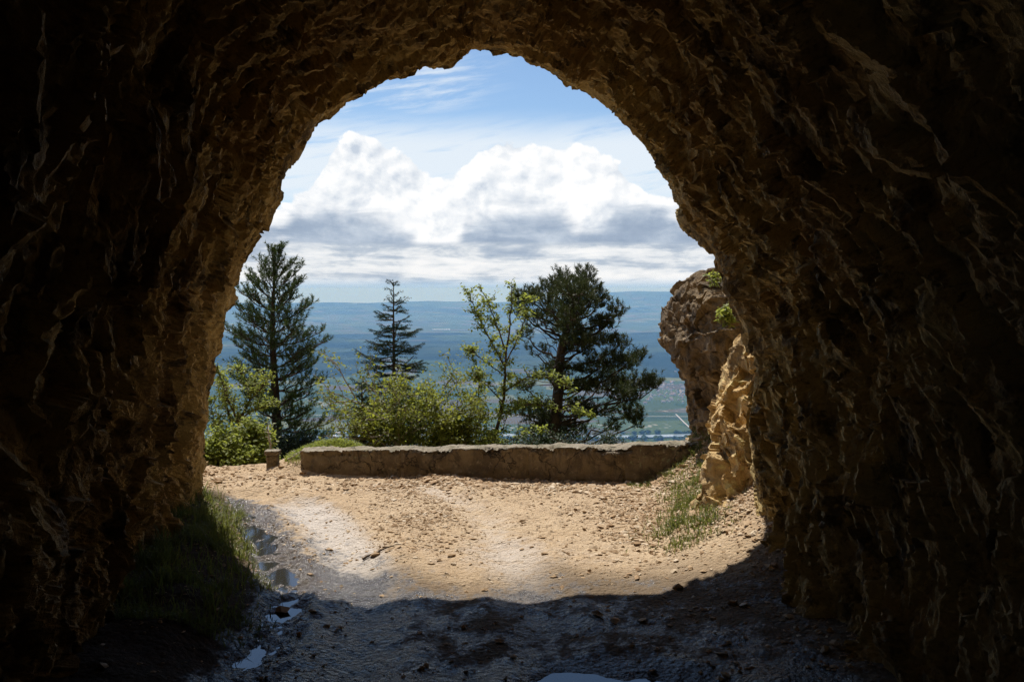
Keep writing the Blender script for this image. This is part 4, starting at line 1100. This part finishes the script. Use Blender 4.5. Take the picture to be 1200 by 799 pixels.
# ------------------------------------------------------------------ sky
SUN_EL, SUN_AZ = 60.0, -20.0           # azimuth measured from +Y (ahead), negative is to the left
def build_world():
    w = bpy.data.worlds.new('World'); SC.world = w; w.use_nodes = True; nt = w.node_tree; nt.nodes.clear(); n = N(nt)
    out = n.new('ShaderNodeOutputWorld'); bg = n.new('ShaderNodeBackground'); nt.links.new(bg.outputs[0], out.inputs[0])
    sky = n.new('ShaderNodeTexSky', sky_type='NISHITA'); sky.sun_disc = False; sky.sun_elevation = math.radians(SUN_EL); sky.sun_rotation = math.radians(SUN_AZ)
    sky.altitude = 1200; sky.air_density = 1.0; sky.dust_density = .6; sky.ozone_density = 1.5
    D = n.new('ShaderNodeTexCoord').outputs['Generated']; x, y, z = n.xyz(D)
    A = n.mul(n.m('ARCTAN2', x, y), F); E = n.mul(n.m('ARCSINE', z), F)     # azimuth and elevation, 1 unit = 1/1167 rad
    S = .1
    def dn(px, py, sx, sy, seed, det=6, ro=.55, dist=0.0):
        return n.noise(n.vec(n.mul(px, 1 / sx), n.mul(py, 1 / sy), seed), 1.0, det, ro, dist)
    skyc = n.mix(1.0, sky.outputs[0], (.92, 1.0, 1.06), 'MULTIPLY')
    # high thin streaks
    slant = n.add(E, n.mul(A, -.16))
    ci = dn(A, slant, 210, 30, 2.3, 8, .62, .6)
    ci2 = dn(A, slant, 60, 9, 5.1, 6, .6, .3)
    band1 = n.mul(n.sstep(E, 70, 120), n.sstep(n.add(E, n.mul(ci, 30)), 222, 178))     # veil over the cumulus
    gapw = n.sstep(n.m('ABSOLUTE', n.sub(A, 0)), 20, 150, .55, 1.0)
    c1 = n.mul(n.mul(band1, n.sstep(n.add(ci, n.mul(ci2, .35)), .42, .68)), .93)
    band2 = n.mul(n.mul(n.sstep(n.add(slant, 0), 205, 235), n.sstep(slant, 290, 255)), n.sstep(A, 20, -90))
    c2 = n.mul(band2, n.sstep(n.add(n.mul(ci2, .6), n.mul(ci, .5)), .45, .70, 0, .75))
    hi = n.mul(n.sstep(E, 330, 600), n.sstep(dn(A, E, 500, 300, 9.1, 7, .6), .55, .75, 0, .8))
    cirrus = n.m('MAXIMUM', n.m('MAXIMUM', c1, c2), hi)
    col = n.mix(cirrus, skyc, (7.6, 8.3, 9.0))
    # cumulus bank: top outline as a function of azimuth, broken up by billowing noise
    top = n.curve(A, [(-700, 95), (-500, 130), (-330, 100), (-265, 95), (-215, 135), (-175, 165), (-140, 160), (-100, 142), (-72, 128), (-45, 150), (0, 172), (50, 178), (88, 170), (115, 150), (150, 128), (175, 112), (200, 135), (260, 150), (420, 100), (700, 140)], -700, 700, 0, 200)
    def heap(a, e):
        b1 = dn(a, e, 75, 62, 11.3, 5, .55, .3); b2 = dn(a, e, 24, 20, 14.7, 7, .62, .2)
        va = n.voro(n.vec(n.add(n.mul(a, 1 / 46.), n.mul(b1, 1.8)), n.add(n.mul(e, 1 / 38.), n.mul(b1, 1.2)), 0), 1.0, 'SMOOTH_F1', 0)
        vb = n.voro(n.vec(n.add(n.mul(a, 1 / 13.), n.mul(b2, 1.8)), n.add(n.mul(e, 1 / 11.), n.mul(b2, 1.2)), 4), 1.0, 'F1', 0)
        h = n.add(n.mul(n.sub(b1, .5), 62), n.add(n.mul(n.sub(b2, .5), 14), n.add(n.mul(n.sub(.45, va), 30), n.mul(n.sub(.45, vb), 6))))
        return b1, b2, h
    b1, b2, edge = heap(A, E)
    _, _, edge2 = heap(n.add(A, -7), n.add(E, 9))
    bil = n.m('MULTIPLY', 0.35, 1.0)
    cum = n.mul(n.sstep(n.sub(n.add(top, edge), E), 0, 5), n.sstep(E, 48, 56))
    rel = n.mul(n.sub(edge, edge2), .042)
    base = n.curve(A, [(-700, 70), (-330, 62), (-270, 70), (-230, 88), (-170, 90), (-120, 64), (-85, 44), (-55, 74), (-10, 98), (50, 92), (80, 74), (100, 72), (130, 94), (170, 90), (205, 70), (240, 58), (700, 80)], -700, 700, 0, 200)
    g1 = dn(A, E, 95, 26, 31.0, 7, .55, .5)
    sh = n.sstep(n.sub(n.add(n.add(E, n.mul(n.sub(b1, .5), 34)), n.mul(n.sub(g1, .5), 70)), base), -17, 14)
    puff = n.mul(n.sub(bil, .35), -.6)
    wl = n.add(n.add(.58, n.add(rel, puff)), n.mul(n.sub(b2, .5), .12))
    wcol = n.ramp(wl, [(0, (.56, .63, .73)), (.35, (.78, .82, .87)), (.7, (.97, .975, .98)), (1, (1.0, 1.0, 1.0))])
    gcol = n.ramp(n.add(n.add(n.mul(g1, .9), n.mul(n.sub(b2, .5), .5)), n.sstep(E, 55, 110, 0, .25)), [(.15, (.26, .34, .46)), (.42, (.36, .44, .56)), (.68, (.58, .65, .74)), (.95, (.86, .88, .91))])
    ccol = n.mix(sh, gcol, wcol)
    ccol = n.mix(1.0, ccol, (9.8, 9.8, 9.8), 'MULTIPLY')
    # low layered bank near the horizon
    l1 = dn(A, E, 150, 17, 21.1, 8, .6, .5); l2 = dn(A, E, 42, 13, 23.9, 7, .62, .4)
    lb = n.mul(n.sstep(n.add(E, n.mul(n.sub(l1, .5), 24)), 74, 52), n.sstep(E, -3, 7))
    ll = n.add(n.add(n.mul(n.sub(l1, .5), 2.8), n.mul(n.sub(l2, .5), 1.6)), n.sstep(E, 60, 18, .32, .72))
    lcol = n.ramp(ll, [(0, (.38, .46, .58)), (.35, (.52, .59, .68)), (.65, (.80, .83, .86)), (1, (.95, .95, .95))])
    lcol = n.mix(1.0, lcol, (9.4, 9.4, 9.4), 'MULTIPLY')
    behind = n.mix(lb, col, lcol)
    col = n.mix(cum, behind, ccol)
    # whitening towards the horizon
    hz = n.sstep(E, 15, -1)
    col = n.mix(hz, col, (3.9, 5.5, 7.2))
    nt.links.new(col, bg.inputs[0]); bg.inputs[1].default_value = .08
build_world()

sl = bpy.data.lights.new('sun', 'SUN'); sl.energy = 4.6; sl.angle = math.radians(.53); sl.color = (1, .955, .88)
so = bpy.data.objects.new('sun', sl); COL.objects.link(so)
el, az = math.radians(SUN_EL), math.radians(SUN_AZ)
sd = Vector((math.cos(el) * math.sin(az), math.cos(el) * math.cos(az), math.sin(el)))
so.rotation_euler = sd.to_track_quat('Z', 'Y').to_euler()

cam = bpy.data.cameras.new('camera'); co = bpy.data.objects.new('camera', cam); COL.objects.link(co)
co.location = (0, 0, H); co.rotation_euler = (math.pi / 2 - PITCH, 0, 0); cam.sensor_width = 36; cam.lens = 36 * F / 1200.; cam.clip_start = .05; cam.clip_end = 250000
SC.camera = co
SC.view_settings.view_transform = 'Standard'; SC.view_settings.look = 'None'; SC.view_settings.exposure = 0.42; SC.view_settings.gamma = 1.0
cy = SC.cycles; cy.use_denoising = True; cy.denoiser = 'OPENIMAGEDENOISE'; cy.denoising_prefilter = 'NONE'; cy.use_adaptive_sampling = True; cy.adaptive_threshold = .02; cy.adaptive_min_samples = 48; cy.use_guiding = True; cy.guiding_training_samples = 48; cy.use_volume_guiding = False; cy.max_bounces = 6; cy.diffuse_bounces = 3; cy.glossy_bounces = 3; cy.transmission_bounces = 4; cy.volume_bounces = 0; cy.transparent_max_bounces = 8
cy.sample_clamp_indirect = 4.0
